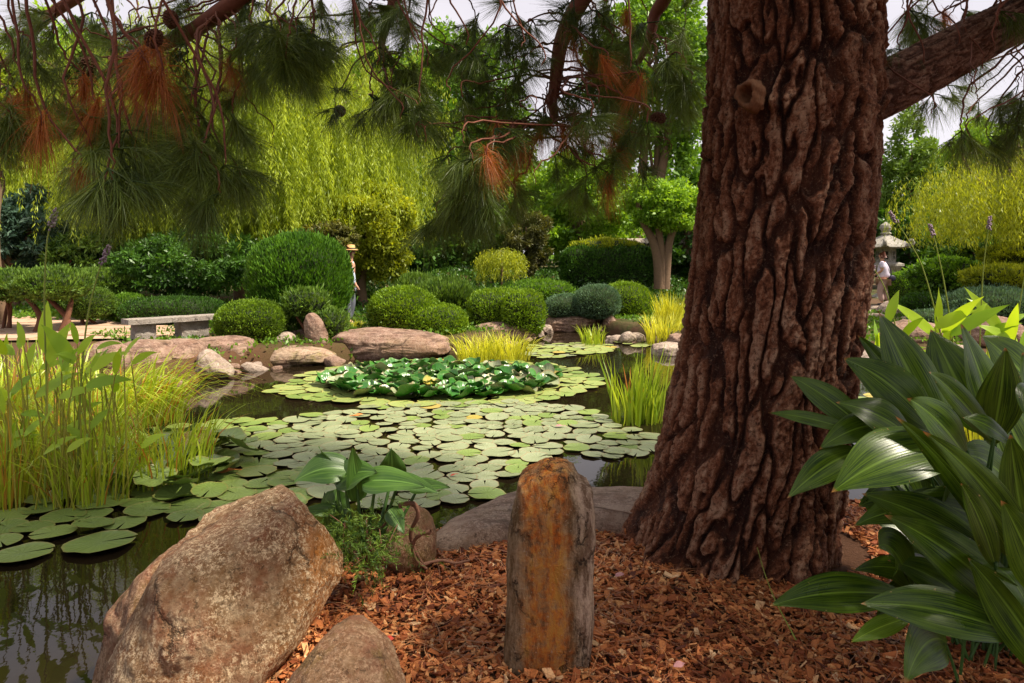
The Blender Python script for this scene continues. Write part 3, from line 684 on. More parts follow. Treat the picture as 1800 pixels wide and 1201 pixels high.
def dome(mb, c, r3, n, size, seed=1, up=.5, flat=.9, aspect=.4, rough=.08, bumps=4.0, v0=.5, power=2.3, vamp=.30, tuft=0.0):
    r = np.random.default_rng(seed); d = rdir(n, r); d[:, 2] = np.where(d[:, 2] < -flat, -d[:, 2], d[:, 2])
    k = (np.abs(d) ** power).sum(1) ** (-1 / power)
    rr = k * (1 + rough * fbm(d * bumps + seed, 3, seed)) * (1 - .10 * r.random(n) ** 2)
    p = np.asarray(c) + d * rr[:, None] * np.asarray(r3)
    nn = unit(d / np.asarray(r3))
    ax = unit(nn * .7 + np.array((0, 0, up)) + rdir(n, r) * .55)
    sd = unit(np.cross(ax, rdir(n, r)))
    L_ = size * (.6 + .8 * r.random(n)) * (1 + tuft * np.maximum(0, noise(p * 3, seed)))
    stray = r.random(n) < .03; p = p + nn * (stray * size * (.3 + 1.2 * r.random(n)))[:, None]; thin = fbm(p * 2.2 + 5, 2, seed + 7) < -.30; p = np.where((thin & (r.random(n) < .55))[:, None], np.asarray(c) + (p - np.asarray(c)) * .93, p)
    V, F = leafquads(p - ax * (L_ * .5)[:, None], ax, sd, L_, L_ * aspect)
    v = np.clip(v0 + vamp * noise(p * 9, seed) + .2 * r.normal(size=n) + .12 * fbm(p * 1.5, 2, seed), 0, 1)
    mb.add(V, F, v)
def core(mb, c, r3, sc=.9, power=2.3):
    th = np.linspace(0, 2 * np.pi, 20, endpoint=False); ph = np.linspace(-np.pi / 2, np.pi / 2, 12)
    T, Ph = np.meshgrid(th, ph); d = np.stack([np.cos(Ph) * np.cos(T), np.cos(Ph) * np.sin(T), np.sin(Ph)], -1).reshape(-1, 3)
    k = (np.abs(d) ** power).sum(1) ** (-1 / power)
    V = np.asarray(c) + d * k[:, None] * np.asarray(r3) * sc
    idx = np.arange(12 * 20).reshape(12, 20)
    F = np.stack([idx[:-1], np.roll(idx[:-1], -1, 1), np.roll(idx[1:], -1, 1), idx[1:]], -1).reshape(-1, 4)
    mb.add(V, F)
def clipped(name, label, lobes, mat, n, size, seed=1, cat='shrub', group=None, stems=True, **k):
    """lobes: (x0, x1, ytop, ybot, dist, depth) in photo points"""
    L3 = []
    for (x0, x1, yt, yb, d, dep) in lobes:
        c = P((x0 + x1) / 2, (yt + yb) / 2, d); L3.append((c, np.array(((x1 - x0) / 2400 * d, dep, (yb - yt) / 2400 * d))))
    c0 = L3[0][0]; gz = float(ground_z([(c0[0], c0[1])])[0])
    t = empty(name, (c0[0], c0[1], gz), label, cat, group)
    cm = MB(); fm = MB(); tot = sum(a[1][0] * a[1][2] for a in L3)
    for i, (c, r3) in enumerate(L3):
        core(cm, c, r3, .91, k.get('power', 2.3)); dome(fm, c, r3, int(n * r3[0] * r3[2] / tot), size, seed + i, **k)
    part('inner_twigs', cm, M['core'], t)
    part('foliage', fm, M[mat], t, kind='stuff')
    if stems:
        r = np.random.default_rng(seed)
        for i in range(3):
            sm = MB(); b = np.array((c0[0] + r.normal() * .12, c0[1] + r.normal() * .1, gz - .05)); trunk_to(sm, b, c0 + rdir(1, r)[0] * L3[0][1] * .4, .04, .02, .05, 6, seed + i)
            part('stem', sm, M['trunk_red'], t, sm=True)
    return t

# clipped shrubs of the far bank
CG = 'clipped shrubs on the far bank'
clipped('clipped_cypress', 'tall round clipped dark green bush with the man standing behind it', [(440, 616, 412, 574, 14.2, 1.0)], 'clipcyp', 34000, .085, 2, group=CG, up=1.1, aspect=.28, rough=.07, power=2.5)
clipped('clipped_box_ball', 'small rounded box bush right beside the stone bench', [(381, 502, 527, 605, 12.6, .55)], 'clipbox', 16000, .038, 3, group=CG, aspect=.6, rough=.07)
clipped('clipped_mound', 'sloping bright green clipped mound right of the standing man', [(648, 770, 503, 594, 14.2, .8), (700, 822, 532, 602, 14.0, .7)], 'clipbright', 30000, .05, 4, group=CG, aspect=.5, rough=.06)
clipped('clipped_mound', 'flat topped bright green clipped hedge behind the yellow sedge', [(822, 935, 508, 582, 15.6, .8), (880, 958, 510, 588, 15.2, .7)], 'clipbright', 26000, .05, 6, group=CG, aspect=.5, rough=.05, power=3.2)
clipped('blue_shrub', 'two lobed blue green cushion shrub above the flat overhanging rock', [(1008, 1091, 500, 562, 17.0, .6), (957, 1032, 517, 560, 17.3, .6)], 'blue', 22000, .05, 8, group=CG, aspect=.25, rough=.05)
clipped('clipped_mound', 'green clipped dome right behind the blue green cushion shrub', [(1050, 1147, 496, 572, 18.2, .9)], 'clipbright', 16000, .055, 10, group=CG, aspect=.4, rough=.05)
clipped('spiky_shrub', 'olive green spiky juniper between the two bright clipped mounds', [(735, 832, 490, 545, 16.2, .7), (700, 760, 482, 530, 17, .6)], 'juniper', 12000, .13, 12, group=CG, up=1.3, aspect=.18, rough=.2, bumps=5)
clipped('juniper_tuft', 'loose olive juniper growing at the foot of the round bush', [(500, 575, 508, 556, 13.0, .4), (560, 612, 545, 592, 12.9, .35)], 'juniper', 5000, .10, 14, group=CG, up=.6, aspect=.22, rough=.5, bumps=6)
clipped('groundcover_shrub', 'low grey green shrub at the left of the blue cushion shrub', [(880, 1010, 492, 530, 20, 1.2)], 'mid', 9000, .08, 15, group=CG, rough=.15)
clipped('dark_hedge', 'long low dark green hedge behind the stone bench', [(222, 390, 522, 572, 15.5, .8)], 'dark', 15000, .05, 16, group=CG, rough=.06, power=3)
clipped('clipped_shrub', 'rounded mid green shrub on a stem left of the dark low hedge', [(118, 197, 506, 562, 15.0, .5)], 'juniper', 9000, .05, 17, group=CG, rough=.12)
clipped('clipped_shrub', 'low green shrub between rounded shrub and dark hedge', [(190, 262, 516, 566, 16.0, .6)], 'mid', 8000, .055, 18, group=CG, rough=.12)
clipped('cloud_juniper', 'wide cloud pruned juniper on bare leaning stems at the far left', [(-40, 70, 475, 530, 14.0, .8), (40, 150, 470, 528, 13.6, .8)], 'juniper', 18000, .08, 19, group=CG, up=.7, aspect=.3, rough=.22)
for i, (a, b) in enumerate([((60, 583), (40, 520)), ((108, 585), (128, 515)), ((72, 583), (88, 520))]):
    pass
clipped('cloud_juniper', 'flat topped juniper behind the cloud pruned one reaching towards the hedge', [(120, 235, 472, 520, 16.5, .8)], 'juniper', 9000, .085, 21, group=CG, up=.6, aspect=.3, rough=.2)
cj = bpy.data.objects['cloud_juniper']
for a, b, c_ in [((62, 590), (70, 555), (40, 515)), ((112, 592), (118, 560), (75, 515)), ((106, 590), (120, 552), (128, 515))]:
    sm = MB(); V, F = tube(curve([P(*a, 13.4), P(*b, 13.5), P(*c_, 13.7)], 8), np.linspace(.07, .04, 8), 8); sm.add(V, F); part('stem', sm, M['trunk_red'], cj, sm=True)
# right side shrubs
clipped('round_shrub', 'dark green rounded shrub beside the walking woman', [(1562, 1612, 478, 545, 20.5, .8)], 'mid', 10000, .06, 31, group=CG, rough=.06)
clipped('blue_juniper', 'low spreading blue green juniper behind the canna leaves at the right', [(1665, 1830, 505, 575, 14.0, .9), (1600, 1700, 545, 580, 13.4, .5)], 'blue', 20000, .07, 32, group=CG, up=.4, aspect=.22, rough=.12)
clipped('golden_juniper', 'golden yellow green layered juniper at the right edge', [(1735, 1840, 428, 470, 15.5, .7), (1700, 1830, 465, 510, 15.0, .8)], 'gold', 16000, .09, 34, group=CG, up=.5, aspect=.25, rough=.25)
clipped('spreading_maple', 'dark green low spreading maple between lantern and golden juniper', [(1608, 1720, 455, 520, 17.5, 1.0)], 'mid', 9000, .10, 37, group=CG, up=.2, rough=.3, aspect=.5)
clipped('low_shrub', 'small dark shrub below the spreading maple', [(1590, 1660, 515, 560, 16.5, .6)], 'dark', 6000, .07, 39, group=CG, rough=.2)

# ivy bank and ground cover (nobody could count it)
def cover(name, label, poly, n, size, mat, seed, hgt=.18, cat='ground cover'):
    r = np.random.default_rng(seed); mb = MB()
    poly = np.array(poly); lo, hi = poly.min(0), poly.max(0)
    p = r.random((n, 2)) * (hi - lo) + lo
    p = p[[inside(list(map(tuple, poly)), x, y) for x, y in p]]; p = p[pond_sd(p) > .04]
    z = ground_z(p) + hgt * (.4 + .6 * r.random(len(p))) * (.7 + .5 * noise(np.column_stack([p * 1.2, p[:, 0] * 0]), seed))
    q = np.column_stack([p, z]); ax = unit(rdir(len(q), r) + (0, -.2, .6)); sd_ = unit(np.cross(ax, rdir(len(q), r)))
    L_ = size * (.6 + .8 * r.random(len(q))); V, F = leafquads(q, ax, sd_, L_, L_ * .6)
    mb.add(V, F, np.clip(.45 + .3 * noise(q * 2.5, seed) + .15 * r.normal(size=len(q)), 0, 1))
    o = part(name, mb, M[mat]); o['kind'] = 'stuff'; tag(o, label, cat)
cover('ivy_ground_cover', 'dark ivy covering the sloping bank behind the clipped shrubs', [(-6, 17), (4, 18.5), (8, 19), (9, 27), (-8, 27), (-6.5, 18)], 42000, .11, 'dark', 41, .25)
cover('low_ground_cover', 'low green plants around the shrubs of the far bank', [(-8, 13), (-6.2, 11), (-4.2, 10.6), (-1, 12.4), (.3, 15), (.6, 17.4), (2.2, 17.4), (3, 15), (5, 12.4), (9, 11), (12, 14), (10, 19), (-6, 18)], 30000, .07, 'mid', 42, .12)
cover('leafy_ground_cover', 'low plants under the conifers at the far left', [(-14, 17), (-6, 14.5), (-5.5, 20), (-14, 22)], 12000, .1, 'mid', 43, .25)

# ------------------------------------------------------------------ background trees
TG = 'trees behind the pond'
tree('evergreen_tree', 'dark glossy evergreen tree behind the golden bush', 'tree', 730, 385, 27, 105, 115, 'dark', 26000, .19, seed=51, group=TG, clumps=220, vbias=.15)
tree('broadleaf_tree', 'mid green leafy tree behind the small weeping golden tree', 'tree', 850, 350, 30, 115, 130, 'mid', 28000, .20, seed=52, group=TG, clumps=220)
tree('broadleaf_tree', 'fresh green leafy tree left of the forked trunk tree', 'tree', 1020, 370, 27, 110, 95, 'bright', 30000, .17, seed=53, group=TG, clumps=240, vbias=-.1)
tree('tall_tree', 'tall yellow green tree rising at the right of the willow', 'tree', 650, 190, 34, 95, 125, 'bright', 26000, .24, seed=54, group=TG, clumps=160)
tree('tall_tree', 'tall green tree seen through the hanging pine boughs at the centre', 'tree', 800, 200, 38, 130, 130, 'mid', 28000, .26, seed=55, group=TG, clumps=200, vbias=.1)
tree('tall_tree', 'tall green tree with two bare trunks left of the pine trunk', 'tree', 1150, 130, 35, 110, 165, 'mid', 30000, .24, seed=56, group=TG, clumps=200, vbias=.1, tr=.25, base=1163)
tree('conifer_tree', 'slender feathery conifer right of the pine trunk', 'tree', 1600, 330, 30, 50, 115, 'juniper', 15000, .22, seed=57, group=TG, clumps=140, vbias=.1, aspect=.3)
tree('evergreen_tree', 'dark tree behind the stone lantern', 'tree', 1600, 430, 28, 85, 70, 'dark', 20000, .20, seed=58, group=TG, clumps=150)
tree('evergreen_tree', 'dark green tree behind the golden juniper at the right', 'tree', 1745, 430, 24, 110, 75, 'mid', 22000, .16, seed=59, group=TG, clumps=180, vbias=-.15)
tree('tall_tree', 'green tree in the distance at the right edge', 'tree', 1740, 310, 34, 110, 100, 'bright', 20000, .22, seed=60, group=TG, clumps=150)
tree('blue_conifer', 'blue green conifer at the far left behind the cloud junipers', 'conifer', 30, 415, 19, 95, 75, 'bluecon', 22000, .17, seed=61, group=TG, clumps=120, aspect=.35, droop=.4)
tree('dark_conifer', 'dark spreading conifer with a red brown trunk behind the bench', 'conifer', 330, 465, 17.5, 115, 62, 'dark', 24000, .13, 'trunk_red', seed=62, group=TG, clumps=130, aspect=.35, base=356, tr=.12, vbias=.15)
tree('dark_conifer', 'dark conifer between blue conifer and red trunked conifer', 'conifer', 180, 450, 19, 90, 50, 'juniper', 18000, .14, 'trunk_red', seed=63, group=TG, clumps=130, aspect=.35, vbias=-.2)  # leaf tone biased darker
tree('golden_tree', 'rounded golden leafed bush behind the round clipped bush', 'tree', 640, 415, 20, 86, 88, 'gold', 40000, .10, seed=64, group=TG, clumps=240, vbias=.0, shell=.6)
tree('purple_shrub', 'brownish leafed shrub above the round clipped bush', 'shrub', 575, 425, 18, 50, 35, 'olive', 9000, .09, seed=65, group=TG, clumps=90)
tree('broadleaf_tree', 'pale green tree far behind the willow at the left', 'tree', 130, 250, 36, 200, 190, 'bright', 34000, .3, seed=66, group=TG, clumps=240)
tree('broadleaf_tree', 'green tree far behind the middle of the willow', 'tree', 430, 300, 37, 170, 160, 'mid', 26000, .3, seed=67, group=TG, clumps=200, vbias=.2)
tree('small_conifer', 'small brownish green pine behind the little weeping tree', 'conifer', 925, 425, 23, 38, 58, 'olive', 14000, .13, seed=68, group=TG, clumps=90, aspect=.25, base=922, tr=.06, vbias=-.2)
tree('evergreen_tree', 'dark green tree behind the pine trunk beside the forked tree', 'tree', 1215, 430, 25, 60, 80, 'dark', 14000, .16, seed=69, group=TG, clumps=100)
tree('bare_tree', 'slim bare barked tree at the left edge behind the hanging needles', 'tree', -10, 200, 15, 50, 120, 'willow', 7000, .12, 'trunk', seed=70, group=TG, clumps=60, base=6, tr=.1)
# second bare trunk of the tall tree
tt = [o for o in bpy.data.objects if o.name.startswith('tall_tree')][2]
for bx, tx in ((1122, 1135), (1152, 1175)):
    sm = MB(); V, F = tube(curve([P(bx, 440, 34.5), P(bx + 4, 340, 34.6), P(tx, 230, 34.8), P(tx + 6, 80, 35)], 14), np.linspace(.33, .12, 14), 10); sm.add(V, F); part('trunk', sm, M['trunk'], tt, sm=True)
# distant wood as one mass
wm = MB(); r = np.random.default_rng(80)
for i in range(26):
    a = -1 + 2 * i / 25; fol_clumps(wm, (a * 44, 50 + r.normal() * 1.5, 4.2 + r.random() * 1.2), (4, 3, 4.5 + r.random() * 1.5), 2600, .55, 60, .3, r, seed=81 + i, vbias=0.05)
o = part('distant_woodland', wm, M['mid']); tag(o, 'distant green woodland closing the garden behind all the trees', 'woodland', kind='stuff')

# dark hedge with light top, forked tree, wall with tiled coping behind it
clipped('tall_hedge', 'tall dark hedge with a light green top left of the forked tree', [(985, 1150, 430, 508, 22.5, .9)], 'dark', 22000, .09, 91, group=CG, rough=.08, power=4)
clipped('hedge_top_shrub', 'yellow green shrub spilling over the top of the tall dark hedge', [(1000, 1130, 420, 452, 22.6, .7)], 'gold', 9000, .09, 92, group=CG, rough=.3)
ft = empty('forked_tree', P(1160, 505, 21.5) * (1, 1, 0) + np.array((0, 0, .5)), 'small tree with a forked grey brown trunk and round leafy crown', 'tree', TG)
for ctrl, r0, r1 in [([(1160, 508), (1158, 470), (1150, 430), (1128, 385), (1120, 350)], .2, .07), ([(1164, 500), (1163, 460), (1160, 420), (1150, 360), (1148, 330)], .17, .06), ([(1168, 508), (1172, 460), (1178, 420), (1195, 380), (1205, 350)], .17, .06)]:
    sm = MB(); V, F = tube(curve([P(a, b, 21.5) for a, b in ctrl], 14), np.linspace(r0, r1, 14), 10); sm.add(V, F); part('trunk', sm, M['trunk'], ft, sm=True)
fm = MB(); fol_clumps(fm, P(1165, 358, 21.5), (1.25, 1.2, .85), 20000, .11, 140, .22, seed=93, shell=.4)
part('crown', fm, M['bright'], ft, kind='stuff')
wl = empty('garden_wall', P(1130, 470, 25.5) * (1, 1, 0) + np.array((0, 0, .8)), 'pale garden wall with tiled coping behind the tall hedge', 'wall')
mb = MB(); c0 = P(1130, 470, 25.5); v_, f_ = box(c0[0], c0[1], 1.5, 3.4, .25, 1.6); mb.add(v_, f_); part('wall_body', mb, M['wallp'], wl)
sm_ = MB(); V, F = tube(np.array([(0, -.28, 0), (0, -.1, .07), (0, .08, .13)]), .075, 8); sm_.add(V, F); tile = sm_.mesh('coping_tile'); tile.materials.append(M['roof'])
for i in range(22):
    inst('coping_tile', tile, (c0[0] - 1.7 + i * .155, c0[1], 2.32), wl)
mb = MB(); V, F = tube(np.array([(c0[0] - 1.75, c0[1] + .06, 2.47), (c0[0] + 1.75, c0[1] + .06, 2.47)]), .09, 8); mb.add(V, F); part('ridge', mb, M['roof'], wl)

# small golden weeping tree
def strands(mb, starts, dirs, lens, seed, leaf=.09, step=.05, wl_=.013, sway=.12, curl=0.25, vb=None):
    r = np.random.default_rng(seed); C, D, Vv = [], [], []
    for i, (s0, d0, ln) in enumerate(zip(starts, dirs, lens)):
        n = max(4, int(ln / step)); t = np.linspace(0, 1, n)
        out = 1 - np.exp(-t * 3.2)
        p = s0 + np.outer(out * curl, d0) + np.outer(t * ln, (0, 0, -1)) + np.outer(np.sin(t * 3 + i) * sway * .3, (1, .4, 0))
        C.append(p); D.append(np.repeat(d0[None], n, 0)); b = .5 + .2 * r.normal() if vb is None else vb[i]
        Vv.append(np.full(n, b) + .12 * r.normal(size=n) + .1 * t)
    C = np.concatenate(C); Vv = np.concatenate(Vv); n = len(C)
    for k in range(2):
        ax = unit(np.array((0, 0, -1.0)) + rdir(n, r) * .62); sd_ = unit(np.cross(ax, rdir(n, r)))
        L_ = leaf * (.6 + .8 * r.random(n)); V, F = leafquads(C + rdir(n, r) * .35 * leaf, ax, sd_, L_, np.full(n, wl_) * (.7 + .6 * r.random(n))); mb.add(V, F, np.clip(Vv, 0, 1))
wt = empty('weeping_tree', P(880, 505, 20) * (1, 1, 0) + np.array((0, 0, .6)), 'little golden weeping tree on a thin stem behind the clipped hedge', 'tree', TG)
sm = MB(); V, F = tube(curve([P(882, 512, 20), P(882, 470, 20), P(880, 440, 20)], 6), .035, 6); sm.add(V, F); part('trunk', sm, M['trunk'], wt, sm=True)
fm = MB(); r = np.random.default_rng(95); ns = 420; dd = rdir(ns, r); dd[:, 2] = np.abs(dd[:, 2]); c = P(880, 455, 20)
st = c + dd * (.55 + .5 * r.random(ns))[:, None] * np.array((.66, .55, .36)); strands(fm, st, unit(dd * (1, 1, 0)), .15 + .6 * r.random(ns) ** 1.5, 96, .06, .035, .022, .2, .16, .5 + .3 * r.normal(size=ns))
part('crown', fm, M['gold'], wt, kind='stuff')

# great weeping willow on the left: limbs, hanging strands
def willow(name, label, c, r3, zlow, ns, mat, trunk_px, seed, leaf=.10, group=TG, wl_=.018, d0=None, tr=.3):
    r = np.random.default_rng(seed); c = np.asarray(c, float); r3 = np.asarray(r3, float)
    gz = float(ground_z([(trunk_px[0], trunk_px[1])])[0])
    t = empty(name, (trunk_px[0], trunk_px[1], gz), label, 'tree', group)
    tm = MB(); cv = trunk_to(tm, (trunk_px[0], trunk_px[1], gz - .1), c, tr, tr * .5, .2, 10, seed, 12); part('trunk', tm, M['trunk'], t, sm=True)
    nb = 60; bd = rdir(nb, r); bd[:, 2] = np.abs(bd[:, 2]) * .8
    ends = c + bd * r3 * (.55 + .45 * r.random(nb))[:, None]
    for i in range(16):
        lm = MB(); trunk_to(lm, cv[-3 - i % 4], ends[i], tr * .35, .02, .3, 6, seed + i, 9); part('limb', lm, M['trunk'], t, sm=True)
    fm = MB(); pk = r.integers(0, nb, ns); st = ends[pk] + r.normal(size=(ns, 3)) * (r3 * .16 + .1); st[:, 2] -= r.random(ns) ** .8 * np.clip(st[:, 2] - zlow - 1.0, 0, 9)
    bb = np.clip(.5 + .36 * r.normal(size=nb), .0, 1)[pk] + .1 * r.normal(size=ns)
    ln = np.clip((st[:, 2] - zlow) * (.5 + .6 * r.random(ns)), .5, .9 + 1.7 * r.random(ns)); st[:, 1] -= .5 * r.random(ns)
    strands(fm, st, unit(bd[pk] * (1, 1, 0) + r.normal(size=(ns, 3)) * (.3, .3, 0)), ln, seed + 1, leaf, .062, wl_, .3, .5, bb)
    part('crown', fm, M[mat], t, kind='stuff')
    return t
willow('weeping_willow', 'great yellow green weeping willow behind the pond at the left', (-7.6, 21.0, 7.2), (4.6, 3.2, 3.6), 2.3, 7000, 'willow', (-8.4, 21.5), 101, .15, wl_=.024)
willow('weeping_willow', 'second weeping willow filling the far left behind the conifers', (-14.0, 24.0, 7.5), (4.5, 3.0, 3.5), 3.2, 3200, 'willow', (-14.5, 24.0), 111, .16, wl_=.026)
willow('weeping_tree', 'bright yellow green weeping tree hanging in at the right edge', (11.9, 15.5, 4.0), (2.2, 1.6, .8), 2.2, 1700, 'willow_r', (12.3, 15.8), 121, .11, wl_=.018, tr=.12)

# ------------------------------------------------------------------ bench
be = empty('stone_bench', P(300, 600, 12.4) * (1, 1, 0) + np.array((0, 0, .3)), 'stone slab bench on two rough blocks beside the left bank', 'bench')
a = P(222, 568, 11.9); b = P(380, 561, 13.0); mid_ = (a + b) / 2; ang = math.atan2(b[1] - a[1], b[0] - a[0]); ln = np.linalg.norm((b - a)[:2])
def stoneblock(cx, cy, cz, sx, sy, sz, rz, seed, amp=.012, n=9):
    """rough hewn block: a subdivided box pushed about"""
    g = np.linspace(-.5, .5, n); mbs = MB()
    for ax_ in range(3):
        for s_ in (-.5, .5):
            A, B = np.meshgrid(g, g, indexing='ij'); Cc = np.full_like(A, s_); arr = [None] * 3; arr[ax_] = Cc; arr[(ax_ + 1) % 3] = A; arr[(ax_ + 2) % 3] = B
            v = np.stack(arr, -1).reshape(-1, 3) * (sx, sy, sz); q = v * 7 + seed
            v = v + amp * np.stack([fbm(q + i * 9, 4, seed) for i in range(3)], 1)
            c_, s2 = math.cos(rz), math.sin(rz); v = np.stack([v[:, 0] * c_ - v[:, 1] * s2, v[:, 0] * s2 + v[:, 1] * c_, v[:, 2]], 1) + (cx, cy, cz)
            id_ = np.arange(n * n).reshape(n, n); f = np.stack([id_[:-1, :-1], id_[1:, :-1], id_[1:, 1:], id_[:-1, 1:]], -1).reshape(-1, 4)
            if s_ < 0: f = f[:, ::-1]
            mbs.add(v, f)
    return mbs
part('seat', stoneblock(mid_[0], mid_[1], .70, ln + .05, .42, .085, ang, 3, .008, 24), M['bench'], be)
for (x, d_, w_) in ((252, 12.15, .34), (337, 12.75, .50)):
    p = P(x, 590, d_); part('leg', stoneblock(p[0], p[1], .46, w_, .34, .40, ang, int(x), .035), M['bench'], be)

# ------------------------------------------------------------------ stone lantern
lp = P(1557, 480, 23.5); lz = .95
ln_ = empty('stone_lantern', (lp[0], lp[1], .3), 'weathered grey stone garden lantern with curled roof behind the walking woman', 'lantern')
def lp_part(name, prof, seg, par=ln_, sx=1.0):
    mb = MB(); V, F = lathe(prof, (lp[0], lp[1], 0), seg); mb.add(V, F); return part(name, mb, M['lantern'], par)
lp_part('base', [(0, .3), (.55, .3), (.55, .45), (.42, .52), (.30, .6), (.26, .62)], 6)
lp_part('shaft', [(.26, .6), (.2, .8), (.2, 1.1), (.27, 1.25), (.27, 1.28)], 16)
lp_part('platform', [(.2, 1.25), (.34, 1.33), (.52, 1.5), (.56, 1.56), (.56, 1.63), (.40, 1.68), (0, 1.68)], 6)
lp_part('light_box', [(.30, 1.66), (.30, 2.12), (.32, 2.14), (.32, 2.18), (0, 2.18)], 6)
# roof with upturned curls
mb = MB(); seg = 36; th = np.linspace(0, 2 * np.pi, seg, endpoint=False) + np.pi / 6
prof = [(.30, 2.17), (.78, 2.16), (.82, 2.20), (.72, 2.30), (.5, 2.42), (.3, 2.54), (.16, 2.60), (.16, 2.64)]
rows = []
for (rr_, zz) in prof:
    k6 = np.cos(np.pi / 6) / np.cos((th % (np.pi / 3)) - np.pi / 6); lift = .10 * (rr_ / .8) ** 3 * (np.clip((k6 - .9) * 10, 0, 1)) ** 2
    rows.append(np.stack([lp[0] + rr_ * k6 * np.cos(th), lp[1] + rr_ * k6 * np.sin(th), zz + lift], -1))
Vr = np.array(rows); id_ = np.arange(len(prof) * seg).reshape(len(prof), seg)
mb.add(Vr.reshape(-1, 3), np.stack([id_[:-1], np.roll(id_[:-1], -1, 1), np.roll(id_[1:], -1, 1), id_[1:]], -1).reshape(-1, 4)); rf = part('roof', mb, M['lantern'], ln_)
for k in range(6):
    a_ = np.pi / 6 + k * np.pi / 3 + np.pi / 6; mb = MB()
    q = [(.70, 2.26), (.84, 2.25), (.93, 2.31), (.92, 2.40), (.84, 2.42), (.81, 2.37)]
    V, F = tube(curve([(lp[0] + a0 * np.cos(a_), lp[1] + a0 * np.sin(a_), z0) for a0, z0 in q], 12), np.linspace(.075, .045, 12), 8); mb.add(V, F); part('roof_curl', mb, M['lantern'], ln_, sm=True)
lp_part('finial', [(.14, 2.62), (.19, 2.67), (.12, 2.72), (.15, 2.76), (.20, 2.86), (.17, 2.96), (.07, 3.03), (0, 3.08)], 14)
dk = plain('opening_shade', (0.03, 0.028, 0.025), .9)  # dark panels stand in for the shade inside the lantern openings
for k in range(6):
    a_ = k * np.pi / 3; f0 = .262; mb = MB(); v_, f_ = box(0, 0, 0, .02, .2, .26); 
    c_, s_ = math.cos(a_), math.sin(a_); cx_, cy_ = lp[0] + f0 * c_, lp[1] + f0 * s_
    v2 = np.stack([v_[:, 0] * c_ - v_[:, 1] * s_ + cx_, v_[:, 0] * s_ + v_[:, 1] * c_ + cy_, v_[:, 2] + 1.92], 1); mb.add(v2, f_); wd = part('window', mb, dk, ln_)
    for j, (dy, dz, sy, sz) in enumerate([(0, 0, .022, .27), (0, 0, .21, .022), (-.1, 0, .03, .3), (.1, 0, .03, .3)]):
        mb = MB(); v_, f_ = box(.012 + .001 * j, dy, dz, .03, sy, sz)
        v2 = np.stack([v_[:, 0] * c_ - v_[:, 1] * s_ + cx_, v_[:, 0] * s_ + v_[:, 1] * c_ + cy_, v_[:, 2] + 1.92], 1); mb.add(v2, f_); part('window_bar', mb, M['lantern'], wd)

